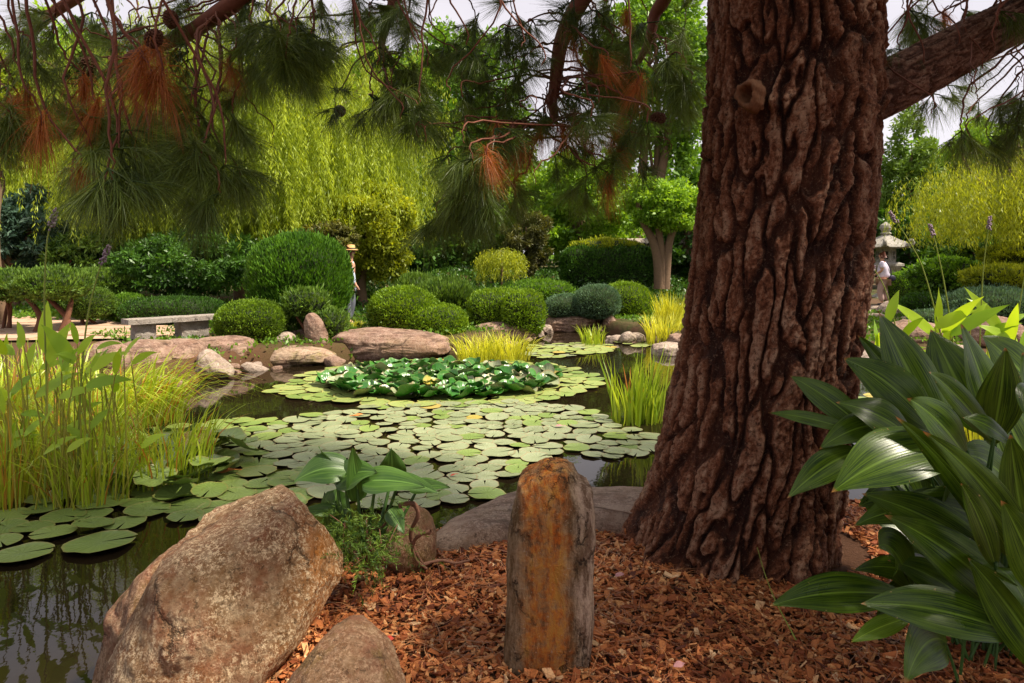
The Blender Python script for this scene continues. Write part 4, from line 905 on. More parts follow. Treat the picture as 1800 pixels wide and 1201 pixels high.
# ------------------------------------------------------------------ people
def skin(name, V, E, R, mat, parent, sub=2, root=0):
    me = bpy.data.meshes.new(name); me.from_pydata([tuple(np.asarray(v, float) - wloc(parent)) for v in V], E, []); me.materials.append(mat)
    o = bpy.data.objects.new(name, me); COL.objects.link(o); o.parent = parent
    sk = o.modifiers.new('skin', 'SKIN'); sk.use_smooth_shade = True
    if not me.skin_vertices:
        import bmesh
        bm = bmesh.new(); bm.from_mesh(me); bm.verts.layers.skin.verify(); bm.to_mesh(me); bm.free()
    for i, d in enumerate(me.skin_vertices[0].data):
        rr = R[i]; d.radius = rr if hasattr(rr, '__len__') else (rr, rr); d.use_root = (i == root)
    s = o.modifiers.new('sub', 'SUBSURF'); s.levels = sub; s.render_levels = sub
    return o
def person(name, label, pos, h, face, top, bottom, hairmat, shoes, arms, legs, group=None, hat=False, sleeve=1, bulk=1.0):
    """face: unit vector in plan the figure looks along; arms/legs give joint offsets (side, forward, up) in heights"""
    f = np.array((face[0], face[1], 0.)); sd_ = np.array((face[1], -face[0], 0.)); up = np.array((0, 0, 1.))
    t = empty(name, pos, label, 'person', group); pos = np.asarray(pos, float)
    Q = lambda s, fw, u: pos + (sd_ * s + f * fw + up * u) * h
    # joints
    pel, wst, che, nk, hd = Q(0, 0, .52), Q(0, .0, .60), Q(0, .01, .76), Q(0, .015, .835), Q(0, .03, .93)
    V = [pel, wst, che, nk, Q(0, .025, .885), hd, Q(0, .03, .965)]; E = [(0, 1), (1, 2), (2, 3), (3, 4), (4, 5), (5, 6)]
    R = [(.095 * h, .075 * h), (.08 * h, .062 * h), (.095 * h, .068 * h), (.033 * h,) * 2, (.038 * h, .045 * h), (.047 * h, .056 * h), (.036 * h, .042 * h)]
    for s_, (sh, el, wr, hn) in zip((-1, 1), arms):
        k = len(V); V += [Q(s_ * .105, .01, .79), Q(*el), Q(*wr), Q(*hn)]; E += [(2, k), (k, k + 1), (k + 1, k + 2), (k + 2, k + 3)]
        R += [.036 * h, .025 * h, .017 * h, (.012 * h, .022 * h)]
        # thumb and fingers
        hd_ = unit(V[-1] - V[-2]); b0 = V[-1]
        for j in range(4):
            kk = len(V); o_ = sd_ * 0 + f * ((j - 1.5) * .011 * h); V += [b0 + o_ + hd_ * .022 * h, b0 + o_ * 1.1 + hd_ * (.045 - .004 * abs(j - 1.5)) * h + f * .006 * h]; E += [(k + 3, kk), (kk, kk + 1)]; R += [.0065 * h, .005 * h]
        kk = len(V); V += [b0 + f * .025 * h + hd_ * .01 * h]; E += [(k + 3, kk)]; R += [.0065 * h]
    for s_, (kn, an) in zip((-1, 1), legs):
        k = len(V); V += [Q(s_ * .05, 0, .48), Q(*kn), Q(*an), Q(an[0], an[1] + .06, .018)]; E += [(0, k), (k, k + 1), (k + 1, k + 2), (k + 2, k + 3)]; R += [.055 * h, .036 * h, .022 * h, .018 * h]
    skin('body', V, E, R, M['skin'], t, 1)
    # face: nose, ears, eyes, mouth
    mb = MB(); c_ = Q(0, .078, .925); V2, F2 = lathe([(0, -.012 * h), (.008 * h, -.008 * h), (.007 * h, .008 * h), (0, .014 * h)], c_, 8); mb.add(V2, F2); part('nose', mb, M['skin'], t, sm=True)
    for s_ in (-1, 1):
        mb = MB(); V2, F2 = lathe([(0, -.016 * h), (.008 * h, -.01 * h), (.009 * h, .008 * h), (0, .016 * h)], Q(s_ * .05, .025, .925), 8); mb.add(V2, F2); part('ear', mb, M['skin'], t, sm=True)
        mb = MB(); V2, F2 = lathe([(0, -.004 * h), (.006 * h, 0), (0, .004 * h)], Q(s_ * .018, .074, .937), 8); mb.add(V2, F2); part('eye', mb, M['shoe'], t)
    # shirt
    SV = [Q(0, 0, .50), wst, che, Q(0, .015, .815)]; SE = [(0, 1), (1, 2), (2, 3)]; SR = [(.112 * h * bulk, .09 * h * bulk), (.095 * h * bulk, .08 * h * bulk), (.112 * h * bulk, .085 * h * bulk), (.042 * h, .042 * h)]
    for s_, (sh, el, wr, hn) in zip((-1, 1), arms):
        k = len(SV); e_ = Q(*el); s0 = Q(s_ * .108, .01, .79); SV += [s0, s0 + (e_ - s0) * (.75 if sleeve < 1 else 1.0)]; SE += [(2, k), (k, k + 1)]; SR += [.046 * h, .038 * h]
        if sleeve > 1: SV += [Q(*wr)]; SE += [(k + 1, k + 2)]; SR += [.026 * h]
    skin('shirt', SV, SE, SR, M[top], t, 2)
    TV = [Q(0, 0, .53)]; TE = []; TR = [(.105 * h * bulk, .085 * h * bulk)]
    for s_, (kn, an) in zip((-1, 1), legs):
        k = len(TV); a2 = Q(*an); TV += [Q(s_ * .05, 0, .46), Q(*kn), a2 + np.array((0, 0, .015 * h))]; TE += [(0, k), (k, k + 1), (k + 1, k + 2)]; TR += [.066 * h * bulk, .050 * h * bulk, .040 * h * bulk]
    skin('trousers', TV, TE, TR, M[bottom], t, 2)
    for s_, (kn, an) in zip((-1, 1), legs):
        skin('shoe', [Q(an[0], an[1] - .02, .024), Q(an[0], an[1] + .04, .022), Q(an[0], an[1] + .085, .016)], [(0, 1), (1, 2)], [.026 * h, .026 * h, .017 * h], M[shoes], t, 1)
    if hairmat:
        skin('hair', [Q(0, -.005, .905), Q(0, .0, .945), Q(0, .02, .978)], [(0, 1), (1, 2)], [(.044 * h, .044 * h), (.056 * h, .056 * h), (.048 * h, .05 * h)], M[hairmat], t, 2, 1)
    if hat:
        mb = MB(); V2, F2 = lathe([(0, 1.035 * h), (.045 * h, 1.03 * h), (.053 * h, .975 * h), (.09 * h, .968 * h), (.092 * h, .960 * h), (.05 * h, .965 * h)], (hd[0], hd[1], pos[2]), 20); mb.add(V2, F2); ht = part('hat', mb, M['straw'], t, sm=True)
        mb = MB(); V2, F2 = lathe([(.0545 * h, .974 * h), (.0535 * h, .992 * h)], (hd[0], hd[1], pos[2]), 20); mb.add(V2, F2); part('hat_band', mb, M['shoe'], ht)
    return t
arms_rel = [(None, (-.125, -.01, .64), (-.12, .05, .52), (-.115, .07, .48)), (None, (.125, -.01, .64), (.12, .05, .52), (.115, .07, .48))]
person('person', 'standing man in straw hat and grey jeans half hidden by the round bush', (-3.66, 15.3, .32), 1.74, (1, -.1), 'shirtm', 'jeans', 'hair', 'shoe', arms_rel,
       [((-.05, .03, .28), (-.05, -.01, .05)), ((.05, .0, .28), (.05, .02, .05))], hat=True, sleeve=.7)
wp = P(1553, 540, 20.3); wz = .42
person('person', 'woman with short auburn hair in lavender blouse walking past the stone lantern', (wp[0], wp[1], wz), 1.58, (-.85, .5), 'blouse', 'trousers', 'hair', 'shoe',
       [(None, (-.12, .02, .66), (-.10, .13, .58), (-.095, .17, .56)), (None, (.135, -.02, .65), (.12, .07, .55), (.115, .10, .52))],
       [((-.05, .06, .27), (-.05, .02, .05)), ((.05, -.01, .27), (.05, -.07, .06))], sleeve=.7, bulk=1.25)
hb = empty('handbag', (wp[0] + .27, wp[1] - .06, wz + .72), 'dark navy shoulder bag hanging at the walking woman\'s hip', 'bag')
mb = MB(); V, F = rock_verts([np.array((wp[0] + .22 + .10 * math.cos(a_), wp[1] - .06, wz + .80 + .09 * math.sin(a_))) for a_ in np.linspace(0, 2 * np.pi, 10, endpoint=False)], (0, -.05, 0), (0, .05, 0), k=3.5, amp=.01, nu=24, nv=12); mb.add(V, F); part('bag_body', mb, M['bag'], hb, sm=True)
mb = MB(); V, F = tube(curve([(wp[0] + .2, wp[1] - .08, wz + .9), (wp[0] + .1, wp[1] - .14, wz + 1.15), (wp[0], wp[1] - .1, wz + 1.31), (wp[0] - .02, wp[1] + .02, wz + 1.31)], 10), .012, 6); mb.add(V, F); part('strap', mb, M['bag'], hb, sm=True)
rs = np.random.default_rng(88); sv = []
for k in range(4):
    V, F = rock_verts([np.array((math.cos(a_), 0, .62 * math.sin(a_))) * (1 + .15 * math.sin(2 * a_ + k)) for a_ in np.linspace(0, 2 * np.pi, 10, endpoint=False)], (0, -.7, 0), (0, .7, 0), nu=36, nv=20, amp=.12, freq=1.2, seed=900 + k, cuts=14, cut=(.7, .95)); mb = MB(); mb.add(V, F); me = mb.mesh('shore_stone', smooth_=True); me.materials.append(M['bank' if k % 2 else 'pale']); sv.append(me)
lp_ = np.array([(-6.5, 8.2), (-5.0, 8.7), (-4.6, 9.8), (-4.3, 11.1), (-3.6, 11.5), (-2.9, 12.0), (-2.2, 12.6), (-.9, 12.9), (0, 14.3), (.45, 15.4), (.8, 17.1), (2.0, 17.0), (2.6, 15.0), (3.3, 13.2), (4.4, 12.2), (5.6, 11.6), (7.2, 10.8)])
for k in range(64):
    t_ = rs.random() * (len(lp_) - 1); i_ = int(t_); q = lp_[i_] + (lp_[i_ + 1] - lp_[i_]) * (t_ - i_) + rs.normal(size=2) * .16; sz = rs.uniform(.08, .34) * (.6 + .4 * rs.random())
    if 4.6 < t_ < 6.6 or 7.3 < t_ < 8.0: continue
    o = inst('shore_stone', sv[int(rs.integers(4))], (q[0], q[1], rs.uniform(-.02, .12)), None, (rs.normal() * .2, rs.normal() * .2, rs.random() * 6.28), (sz * 1.2, sz, sz * .8)); big_ = 'larger' if sz > .2 else 'small'; tone_ = 'reddish' if o.data in (sv[1], sv[3]) else 'pale'
    where_ = ['behind the reeds at the far left', 'below the stone bench', 'beside the pale pointed rock', 'near the low mossy rock', 'left of the broad slab under the standing man', 'in front of the broad slab under the standing man', 'under the sloping clipped mound', 'behind the yellow sedge', 'left of the far channel', 'at the mouth of the far channel', 'at the back of the far channel', 'right of the far channel', 'by the yellow reeds against the pine trunk', 'hidden beside the pine trunk', 'behind the pine trunk', 'among the bright canna leaves at the right'][min(15, i_)]
    tag(o, f'{big_} {tone_} shore stone {where_}', 'stone', 'small stones along the far waterline')
# block the woman walks on
rock('rock', [np.array((wp[0] + .6 * math.cos(a_) * (1 + .1 * math.sin(3 * a_)), wp[1] + .45 * math.sin(a_), .28)) for a_ in np.linspace(0, 2 * np.pi, 12, endpoint=False)], (0, 0, .13), (0, 0, -.2), M['pale'], 'flat pale stepping rock under the walking woman\'s feet', group=BG, amp=.01, nu=40, nv=20, k=4)

# ------------------------------------------------------------------ sedges and reeds
def blades(mb, base, n, hgt, spread, width, seed, lean=(0, 0), rb=.15, stiff=.5, seg=6, v=(.3, .9), dead=0.0, basev=None):
    r = np.random.default_rng(seed); base = np.asarray(base, float)
    a_ = r.random(n) * 2 * np.pi; rr_ = rb * np.sqrt(r.random(n))
    b = base + np.column_stack([rr_ * np.cos(a_), rr_ * np.sin(a_), np.zeros(n)])
    az = a_ + r.normal(size=n) * .5; tilt = spread * (.15 + .85 * r.random(n))
    out = np.column_stack([np.cos(az) * tilt + lean[0], np.sin(az) * tilt + lean[1], np.zeros(n)])
    H = hgt * (.5 + .5 * r.random(n)); t = np.linspace(0, 1, seg + 1)
    pts = b[:, None] + out[:, None] * (H[:, None, None]) * (t ** 1.8)[None, :, None] + np.array((0, 0, 1.))[None, None] * (H[:, None] * (t[None] - (1 - stiff) * (tilt[:, None] + .2) * t[None] ** 3.2))[:, :, None]
    pts += .02 * hgt * np.sin(t * 5)[None, :, None] * r.normal(size=(n, 1, 3))
    side = unit(np.column_stack([-np.sin(az) + r.normal(size=n) * .6, np.cos(az) + r.normal(size=n) * .6, np.zeros(n)]))
    wv = width * (.6 + .6 * r.random(n))[:, None] * np.minimum(1, (1 - t[None]) * 2.2 + .03) * (.65 + .35 * np.minimum(1, t * 4))[None]
    V = np.stack([pts - side[:, None] * wv[:, :, None] / 2, pts + side[:, None] * wv[:, :, None] / 2], 2).reshape(-1, 3)
    id_ = np.arange(n * (seg + 1) * 2).reshape(n, seg + 1, 2)
    F = np.stack([id_[:, :-1, 0], id_[:, :-1, 1], id_[:, 1:, 1], id_[:, 1:, 0]], -1).reshape(-1, 4)
    vv = v[0] + (v[1] - v[0]) * r.random(n); vv = np.where(r.random(n) < dead, .99, vv)
    vf = np.repeat(vv, seg) 
    mb.add(V, F, vf)
def clump(name, label, specs, mat, cat='grass', group=None):
    mb = MB(); b0 = np.asarray(specs[0][0], float)
    for i, (b, n, h, sp, wd, kw) in enumerate(specs): blades(mb, b, n, h, sp, wd, int(abs(b[0]) * 1000 + i * 7 + 11), **kw)
    o = part(name, mb, M[mat], origin=b0); tag(o, label, cat, group); return o
SG = 'grassy clumps in the pond'
b = G(866, 634); clump('sedge_clump', 'bright yellow sedge clump standing in the middle of the far water', [((b[0] - .25, b[1], -.05), 260, .78, .75, .016, dict(rb=.35, stiff=.55)), ((b[0] + .3, b[1] + .1, -.05), 260, .75, .75, .016, dict(rb=.35, stiff=.55))], 'sedge', group=SG)
b = G(1042, 606); clump('reed_clump', 'small thin green reed clump in the far channel', [((b[0], b[1], -.05), 110, .62, .5, .018, dict(rb=.25, stiff=.6))], 'reed', group=SG)
b = G(1165, 606); clump('sedge_clump', 'yellow green reeds at the channel bank against the pine trunk', [((b[0], b[1], 0), 190, .85, .55, .022, dict(rb=.35, stiff=.7)), ((b[0] + .35, b[1] + .9, .25), 220, .95, .4, .022, dict(rb=.3, stiff=.8))], 'sedge', group=SG)
b = G(1112, 742); clump('reed_clump', 'tall green iris reeds left of the pine trunk in the lily water', [((b[0], b[1], -.05), 70, .86, .30, .026, dict(rb=.24, stiff=.9, v=(.1, .75), dead=.10)), ((b[0] + .18, b[1], -.05), 50, .95, .25, .026, dict(rb=.16, stiff=.95, v=(.1, .7), lean=(.08, 0)))], 'reed', group=SG)
# left bank grass
q0 = G(120, 885); clump('reed_clump', 'thin upright yellow green grass growing among the stems at the left edge', [((q0[0] - .45, q0[1], -.05), 150, .95, .35, .013, dict(rb=.25, stiff=.7, v=(.4, 1.0), dead=.06)), ((q0[0] + .1, q0[1] + .1, -.05), 170, 1.0, .6, .013, dict(rb=.3, stiff=.4, v=(.4, .9), dead=.08)), ((q0[0] + .5, q0[1] + .5, -.05), 150, .95, .55, .013, dict(rb=.3, stiff=.5, v=(.4, .9), dead=.1))], 'reed', group=SG)
lb = G(190, 740)
clump('reed_clump', 'large arching green grass clump over the water at the left', [((lb[0], lb[1] - .2, -.05), 420, 1.25, .80, .020, dict(rb=.6, stiff=.25, v=(.35, .9), dead=.10, lean=(.12, 0))), ((lb[0] - .9, lb[1] + .1, .0), 330, 1.25, .7, .020, dict(rb=.5, stiff=.4, v=(.35, .9), dead=.08)), ((lb[0] + .5, lb[1] - .1, -.05), 200, 1.15, .8, .016, dict(rb=.35, stiff=.35, v=(.35, .9), dead=.15, lean=(.3, 0)))], 'reed', group=SG)
clump('reed_clump', 'dense green grass behind the canna plants at the left edge', [((-4.9, 6.3, -.05), 300, 1.2, .5, .020, dict(rb=.5, stiff=.6, v=(.4, .95), dead=.05)), ((-3.9, 6.2, -.05), 240, 1.0, .6, .018, dict(rb=.4, stiff=.5, v=(.4, .95), dead=.12))], 'reed', group=SG)
clump('reed_clump', 'bright green reeds behind the dark strap leaves at the right edge', [((4.6, 6.6, -.05), 130, 1.0, .35, .02, dict(rb=.5, stiff=.9)), ((5.4, 6.9, -.05), 130, .95, .35, .02, dict(rb=.5, stiff=.9))], 'sedge', group=SG)
clump('grass_tuft', 'short golden grass tuft at the foot of the standing man', [((-3.35, 14.6, .3), 120, .3, .9, .012, dict(rb=.15, stiff=.3))], 'sedge', group=SG)

def blade(mb, base, tip, width, arch=(0, 0, .1), nrm=(0, -.5, .8), nseg=16, nw=6, fold=.12, wav=.03, peak=.42, seed=0, tipw=.0, pw=.85):
    base = np.asarray(base, float); tip = np.asarray(tip, float); ctrl = (base + tip) / 2 + np.asarray(arch, float)
    t = np.linspace(0, 1, nseg + 1); c = ((1 - t) ** 2)[:, None] * base + (2 * t * (1 - t))[:, None] * ctrl + (t ** 2)[:, None] * tip
    tg = unit(np.gradient(c, axis=0)); nr = np.asarray(nrm, float)
    side = unit(np.cross(tg, nr)); nn = unit(np.cross(side, tg))
    e = math.log(.5) / math.log(peak); sn = np.sin(np.pi * np.clip(t, 0, 1) ** e); wv = width / 2 * np.where(t < peak, sn ** pw, .35 * sn ** pw + .65 * sn ** 1.25) + width * .035 * (1 - t)
    u = np.linspace(-1, 1, nw + 1); r = np.random.default_rng(seed); ph = r.random(2) * 6
    V = c[:, None] + side[:, None] * (u[None, :, None] * wv[:, None, None])
    lift = fold * wv[:, None] * np.abs(u)[None] - fold * .7 * wv[:, None] * (np.abs(u) ** 3)[None] + wav * width * (u[None] ** 2) * np.sin(t * 9 + ph[0])[:, None] * np.sign(u)[None] + wav * .6 * width * np.sin(t * 5 + ph[1])[:, None]
    V = V + nn[:, None] * lift[:, :, None]
    id_ = np.arange((nseg + 1) * (nw + 1)).reshape(nseg + 1, nw + 1)
    F = np.stack([id_[:-1, :-1], id_[:-1, 1:], id_[1:, 1:], id_[1:, :-1]], -1).reshape(-1, 4)
    pa = np.stack([np.repeat(t[:, None], nw + 1, 1), np.repeat(u[None], nseg + 1, 0), np.full((nseg + 1, nw + 1), r.random())], -1).reshape(-1, 3)
    mb.add(V.reshape(-1, 3), F, r.random(), pa)
# canna-like water plants, left (in front) and right (behind the strap leaves)
def thalia(label, stems, seed, flowers=()):
    r = np.random.default_rng(seed); b0 = G(*stems[0][:2]); b0[2] = 0
    t = empty('water_canna', b0, label, 'water plant', 'broad leaved water plants')
    for (bx, by, tx, ty, L_, az) in stems:
        b = G(bx, by); b[2] = -.05; d = b[1] + r.normal() * .05; top = P(tx, ty, d); L_ *= .85
        mb = MB(); cv = curve([b, (b + top) / 2 + (r.normal() * .02, r.normal() * .02, 0), top], 8); V, F = tube(cv, np.linspace(.0065, .004, 8), 6); mb.add(V, F, .75); part('stem', mb, M['reedstem'], t, sm=True)
        mb = MB(); dr = np.array((math.cos(az), r.normal() * .45, math.sin(az))); dr = unit(dr)
        blade(mb, top, top + dr * L_, L_ * (.27 if L_ < .45 else .19), (0, 0, .05), (r.normal() * .3, -.8, .5), 12, 4, .15, .03, .36, int(r.integers(1e6)))
        part('leaf', mb, M['thalia'], t, sm=True, pa=True)
    for (bx, by, pts, d) in flowers:
        b = P(bx, by, d); mb = MB(); cv = curve([b] + [P(x, y, d) for x, y in pts], 16); V, F = tube(cv, np.linspace(.008, .004, 16), 6); mb.add(V, F); fs = part('flower_stalk', mb, M['stem_green'], t, sm=True)
        e = cv[-1]; mb = MB(); dr = unit(cv[-1] - cv[-3])
        for k in range(46):
            u = k / 45; q = e + dr * (u * .13 - .02) + rdir(1, r)[0] * .022 * (1 - .4 * u); V, F = rock_verts([q + np.array((.008 * math.cos(a_), 0, .011 * math.sin(a_))) for a_ in np.linspace(0, 2 * np.pi, 5, endpoint=False)], (0, -.007, 0), (0, .007, 0), nu=5, nv=3, amp=.001); mb.add(V, F)
        part('flower_head', mb, M['flower'], fs, sm=True)
r = np.random.default_rng(130); st = []
for k in range(70):
    bx = r.uniform(10, 235); by = 855 + r.uniform(0, 50) * (1 - abs(bx - 130) / 220); tx = bx + r.normal() * 35 - 12; ty = r.uniform(600, 800)
    st.append((bx, by, tx, ty, r.uniform(.16, .30), r.choice([.5, .9, 1.3, 1.9, 2.4, 2.8, .2, -.2])))
st += [(30, 900, 10, 625, .36, 1.5), (60, 900, 85, 640, .38, 1.2), (90, 890, 130, 640, .42, 2.1), (150, 890, 78, 560 + 60, .45, 1.55), (200, 870, 150, 655, .42, .45), (160, 890, 60, 700, .40, .55), (120, 895, 150, 680, .36, .1), (220, 860, 200, 690, .3, .9), (180, 870, 110, 760, .3, .3)]
thalia('broad leaved water plant with upright reddish stems at the left edge of the pond', st, 131, [(78, 900, [(82, 700), (78, 540), (82, 430), (90, 395)], 4.9), (135, 890, [(140, 720), (152, 570), (170, 490), (182, 456)], 5.0)])
st = []
for k in range(34):
    bx = r.uniform(1540, 1830); tx = bx + r.normal() * 25; ty = r.uniform(560, 670); st.append((bx, 755 + r.uniform(-8, 14), tx, ty, r.uniform(.30, .50), r.choice([.5, .9, 1.2, 1.5, 1.9, 2.3, 2.7])))
st += [(1600, 760, 1580, 635, .45, 1.45), (1650, 760, 1650, 585, .72, 1.95), (1660, 760, 1655, 585, .72, 1.25), (1680, 760, 1670, 590, .75, .55), (1700, 760, 1650, 595, .72, 2.45), (1760, 755, 1765, 590, .75, 2.2), (1770, 755, 1770, 610, .7, 1.8), (1780, 755, 1780, 665, .5, .8), (1730, 755, 1730, 640, .5, .7), (1620, 765, 1610, 680, .45, 1.8)]
thalia('bright yellow green broad leaved water plant behind the strap leaves at the right', st, 133, [(1680, 760, [(1660, 620), (1625, 480), (1595, 420), (1574, 388)], 7.0), (1690, 760, [(1675, 600), (1660, 500), (1645, 430), (1640, 412)], 7.1), (1720, 760, [(1722, 620), (1728, 480), (1738, 400)], 7.2), (1770, 760, [(1780, 640), (1795, 520), (1810, 440)], 7.2), (1600, 760, [(1590, 650), (1560, 520), (1535, 470)], 7.1)])
for k in range(8):
    pass

# ------------------------------------------------------------------ lily pads
def padmesh(name, mat, seed, cup=.0, wave=.03, seg=26, fold=0.0):
    r = np.random.default_rng(seed); nt_ = .09; th = np.linspace(nt_, 2 * np.pi - nt_, seg); rings = [.0, .3, .62, .86, 1.0]
    V, pa = [(0, 0, 0)], [(0, 0, 0)]; ph = r.random(4) * 6
    for rr_ in rings[1:]:
        wob = 1 + .03 * np.sin(th * 3 + ph[0]) + .02 * np.sin(th * 7 + ph[1]) + .018 * (rr_ > .95) * np.sin(th * 17)
        x, y = rr_ * wob * np.cos(th), rr_ * wob * np.sin(th)
        z = cup * rr_ ** 2 + wave * rr_ ** 2 * (np.sin(th * 2 + ph[2]) + .6 * np.sin(th * 5 + ph[3])) + fold * np.abs(y) + (.02 if rr_ > .95 else 0)
        V += list(zip(x, y, z)); pa += [(rr_, a, 0) for a in th]
    mb = MB(); n = seg
    F3 = [(0, 1 + i, 2 + i) for i in range(n - 1)]
    F4 = []
    for k in range(len(rings) - 2):
        o_ = 1 + k * n
        F4 += [(o_ + i, o_ + n + i, o_ + n + i + 1, o_ + i + 1) for i in range(n - 1)]
    mb.add(V, F3, .5, pa); mb.n = 0; V0 = mb.V[0]
    mb.V = [V0]; mb.F = [np.array(F3), np.array(F4)]; mb.A = [np.full(len(F3), .5), np.full(len(F4), .5)]; mb.PA = [np.array(pa, float)]
    me = mb.mesh(name, smooth_=True, pa=True); me.materials.append(M[mat]); return me
def scatter(poly_px, rmin, rmax, seed, tries=9000, sep=.86, avoid=None, maxn=300):
    r = np.random.default_rng(seed); poly = [tuple(G(x, y)[:2]) for x, y in poly_px]
    a = np.array(poly); lo, hi = a.min(0), a.max(0); P_ = np.zeros((0, 3))
    for _ in range(tries):
        x, y = r.random(2) * (hi - lo) + lo
        if not inside(poly, x, y): continue
        rad = rmin + (rmax - rmin) * r.random()
        allp = P_ if avoid is None else np.vstack([P_, avoid])
        if len(allp) and np.any(np.hypot(allp[:, 0] - x, allp[:, 1] - y) < (allp[:, 2] + rad) * sep): continue
        P_ = np.vstack([P_, (x, y, rad)])
        if len(P_) >= maxn: break
    return P_
def lilies(label, P_, meshes, seed, tilt=.03, z0=.012, zr=.01, raised=0.0, rt=.5, rz_=.1):
    r = np.random.default_rng(seed); o_ = empty('water_lily', (P_[:, 0].mean(), P_[:, 1].mean(), -.3), label, 'water lily', 'water lily patches')
    for (x, y, rad) in P_:
        up = r.random() < raised
        z = z0 + zr * r.random() + (rz_ * r.random() if up else 0); tl = rt if up else tilt
        inst('lily_pad', meshes[int(r.integers(len(meshes)))], (x, y, z + (rad * tl * .5 if up else 0)), o_, (r.normal() * tl, r.normal() * tl, r.random() * 6.28), (rad, rad * r.uniform(.9, 1.0), rad))
    return o_
grey = [padmesh('lily_pad', 'pad_sheen', i, wave=.018) for i in range(5)]
green = [padmesh('lily_pad', 'pad_green', 10 + i, wave=.02) for i in range(5)]
greenr = [padmesh('lily_pad', 'pad_green', 20 + i, cup=.12, wave=.10, fold=.15) for i in range(4)]
yel = [padmesh('lily_pad', 'pad_yel', 30 + i, wave=.015) for i in range(4)]
drk = [padmesh('lily_pad', 'pad_dark', 40 + i, cup=.32, wave=.13, fold=.22) for i in range(6)]
# middle field, pads with the painted grey sky sheen
zone_mid = [(470, 750), (560, 728), (690, 712), (900, 708), (1020, 720), (1080, 742), (1150, 768), (1150, 800), (1040, 806), (985, 792), (940, 812), (870, 850), (850, 880), (770, 888), (640, 890), (560, 880), (540, 840), (450, 800)]
pm = scatter(zone_mid, .10, .165, 201, 26000, .70)
lilies('wide field of lily pads with painted grey sky sheen in the middle of the pond', pm, grey + green[:1], 202)
zone_left = [(0, 905), (30, 895), (200, 850), (160, 790), (200, 770), (300, 752), (400, 742), (470, 740), (470, 752), (450, 800), (540, 840), (560, 880), (480, 905), (380, 920), (330, 912), (300, 905), (240, 930), (120, 946), (40, 950), (0, 960)]
pl_ = scatter(zone_left, .12, .19, 203, 16000, .70, avoid=pm)
lilies('green lily pads between the left water plants and the largest boulder', pl_, green * 2 + greenr[:1] + yel[:1], 204, raised=.10, rt=.18, rz_=.04)
pr = scatter([(170, 830), (240, 790), (350, 780), (440, 800), (400, 850), (300, 880), (190, 870)], .12, .19, 205, 900, .55)
lilies('raised curling green lily leaves crowding over the left pads', pr, greenr, 206, raised=.9, rt=.28, rz_=.10, z0=.03)
# raised dark clump in the far middle with its flat skirt
zone_r = [(560, 676), (620, 656), (720, 648), (860, 650), (950, 657), (980, 668), (960, 690), (860, 702), (700, 705), (600, 695)]
gup = [padmesh('lily_pad', 'pad_sheen', 60 + i, cup=.25, wave=.12, fold=.2) for i in range(3)]  # pale sheen of the leaf tops is painted into their colour
prc = scatter(zone_r, .12, .18, 207, 12000, .40)
lilies('dense clump of raised dark green lily leaves with painted pale sheen', prc, drk + gup, 208, raised=1.0, rt=.22, rz_=.05, z0=.012)
zone_s = [(480, 690), (520, 665), (600, 645), (720, 634), (860, 634), (980, 644), (1050, 660), (1055, 678), (1000, 695), (940, 712), (800, 716), (640, 712), (540, 702)]
ps = scatter(zone_s, .13, .20, 209, 12000, .66)
lilies('flat yellow green pads around the raised lily clump', ps, yel + green[:2], 210)
zone_f = [(920, 625), (940, 608), (1010, 604), (1075, 606), (1070, 618), (1010, 628), (960, 630)]
lilies('few larger rounded pads floating loose at the front edge of the left field', scatter([(0, 940), (120, 930), (330, 905), (330, 925), (200, 955), (0, 985)], .15, .21, 221, 2500, .95, avoid=pl_), green, 222)
lilies('thin band of pale lily pads in the channel behind the raised clump', scatter(zone_f, .12, .2, 211, 9000, .75), yel + grey[:1], 212)
zone_g = [(1080, 600), (1120, 592), (1190, 596), (1190, 606), (1120, 610)]
lilies('small strip of lily pads in the channel against the pine trunk', scatter(zone_g, .12, .2, 213, 3000, .75), yel, 214)
zone_h = [(1500, 700), (1560, 690), (1800, 690), (1820, 740), (1500, 760)]
lilies('lily pads seen behind the strap leaves at the right', scatter(zone_h, .12, .2, 215, 3000, .8), green, 216)
# a few fallen leaves on the pads
def small_leaf(x, y, mat, label, s=.06, z=.03):
    p = G(x, y); mb = MB(); blade(mb, (p[0] - s, p[1], z), (p[0] + s, p[1] + .02, z + .01), s * .9, (0, 0, .01), (0, 0, 1), 8, 4, .2, .06, .45, int(x)); o = part('fallen_leaf', mb, mat, origin=(p[0], p[1], z), sm=True, pa=True); tag(o, label, 'leaf', 'fallen leaves on the pond')
redl = plain('red_leaf', (0.42, 0.05, 0.03), .5); orl = plain('orange_leaf', (0.55, 0.20, 0.05), .6); pinkl = plain('pink_leaf', (0.5, 0.24, 0.24), .6)
small_leaf(798, 843, redl, 'small red leaf on a pad behind the standing stone', .035)
small_leaf(628, 734, orl, 'orange leaf floating at the near edge of the raised clump', .09, .02)
small_leaf(985, 755, pinkl, 'pinkish leaf on the pads left of the iris reeds', .06)
small_leaf(400, 836, orl, 'yellow orange leaf on the green pads above the boulder', .11)
small_leaf(395, 802, pinkl, 'pale brown curled leaf on the left pads', .07)

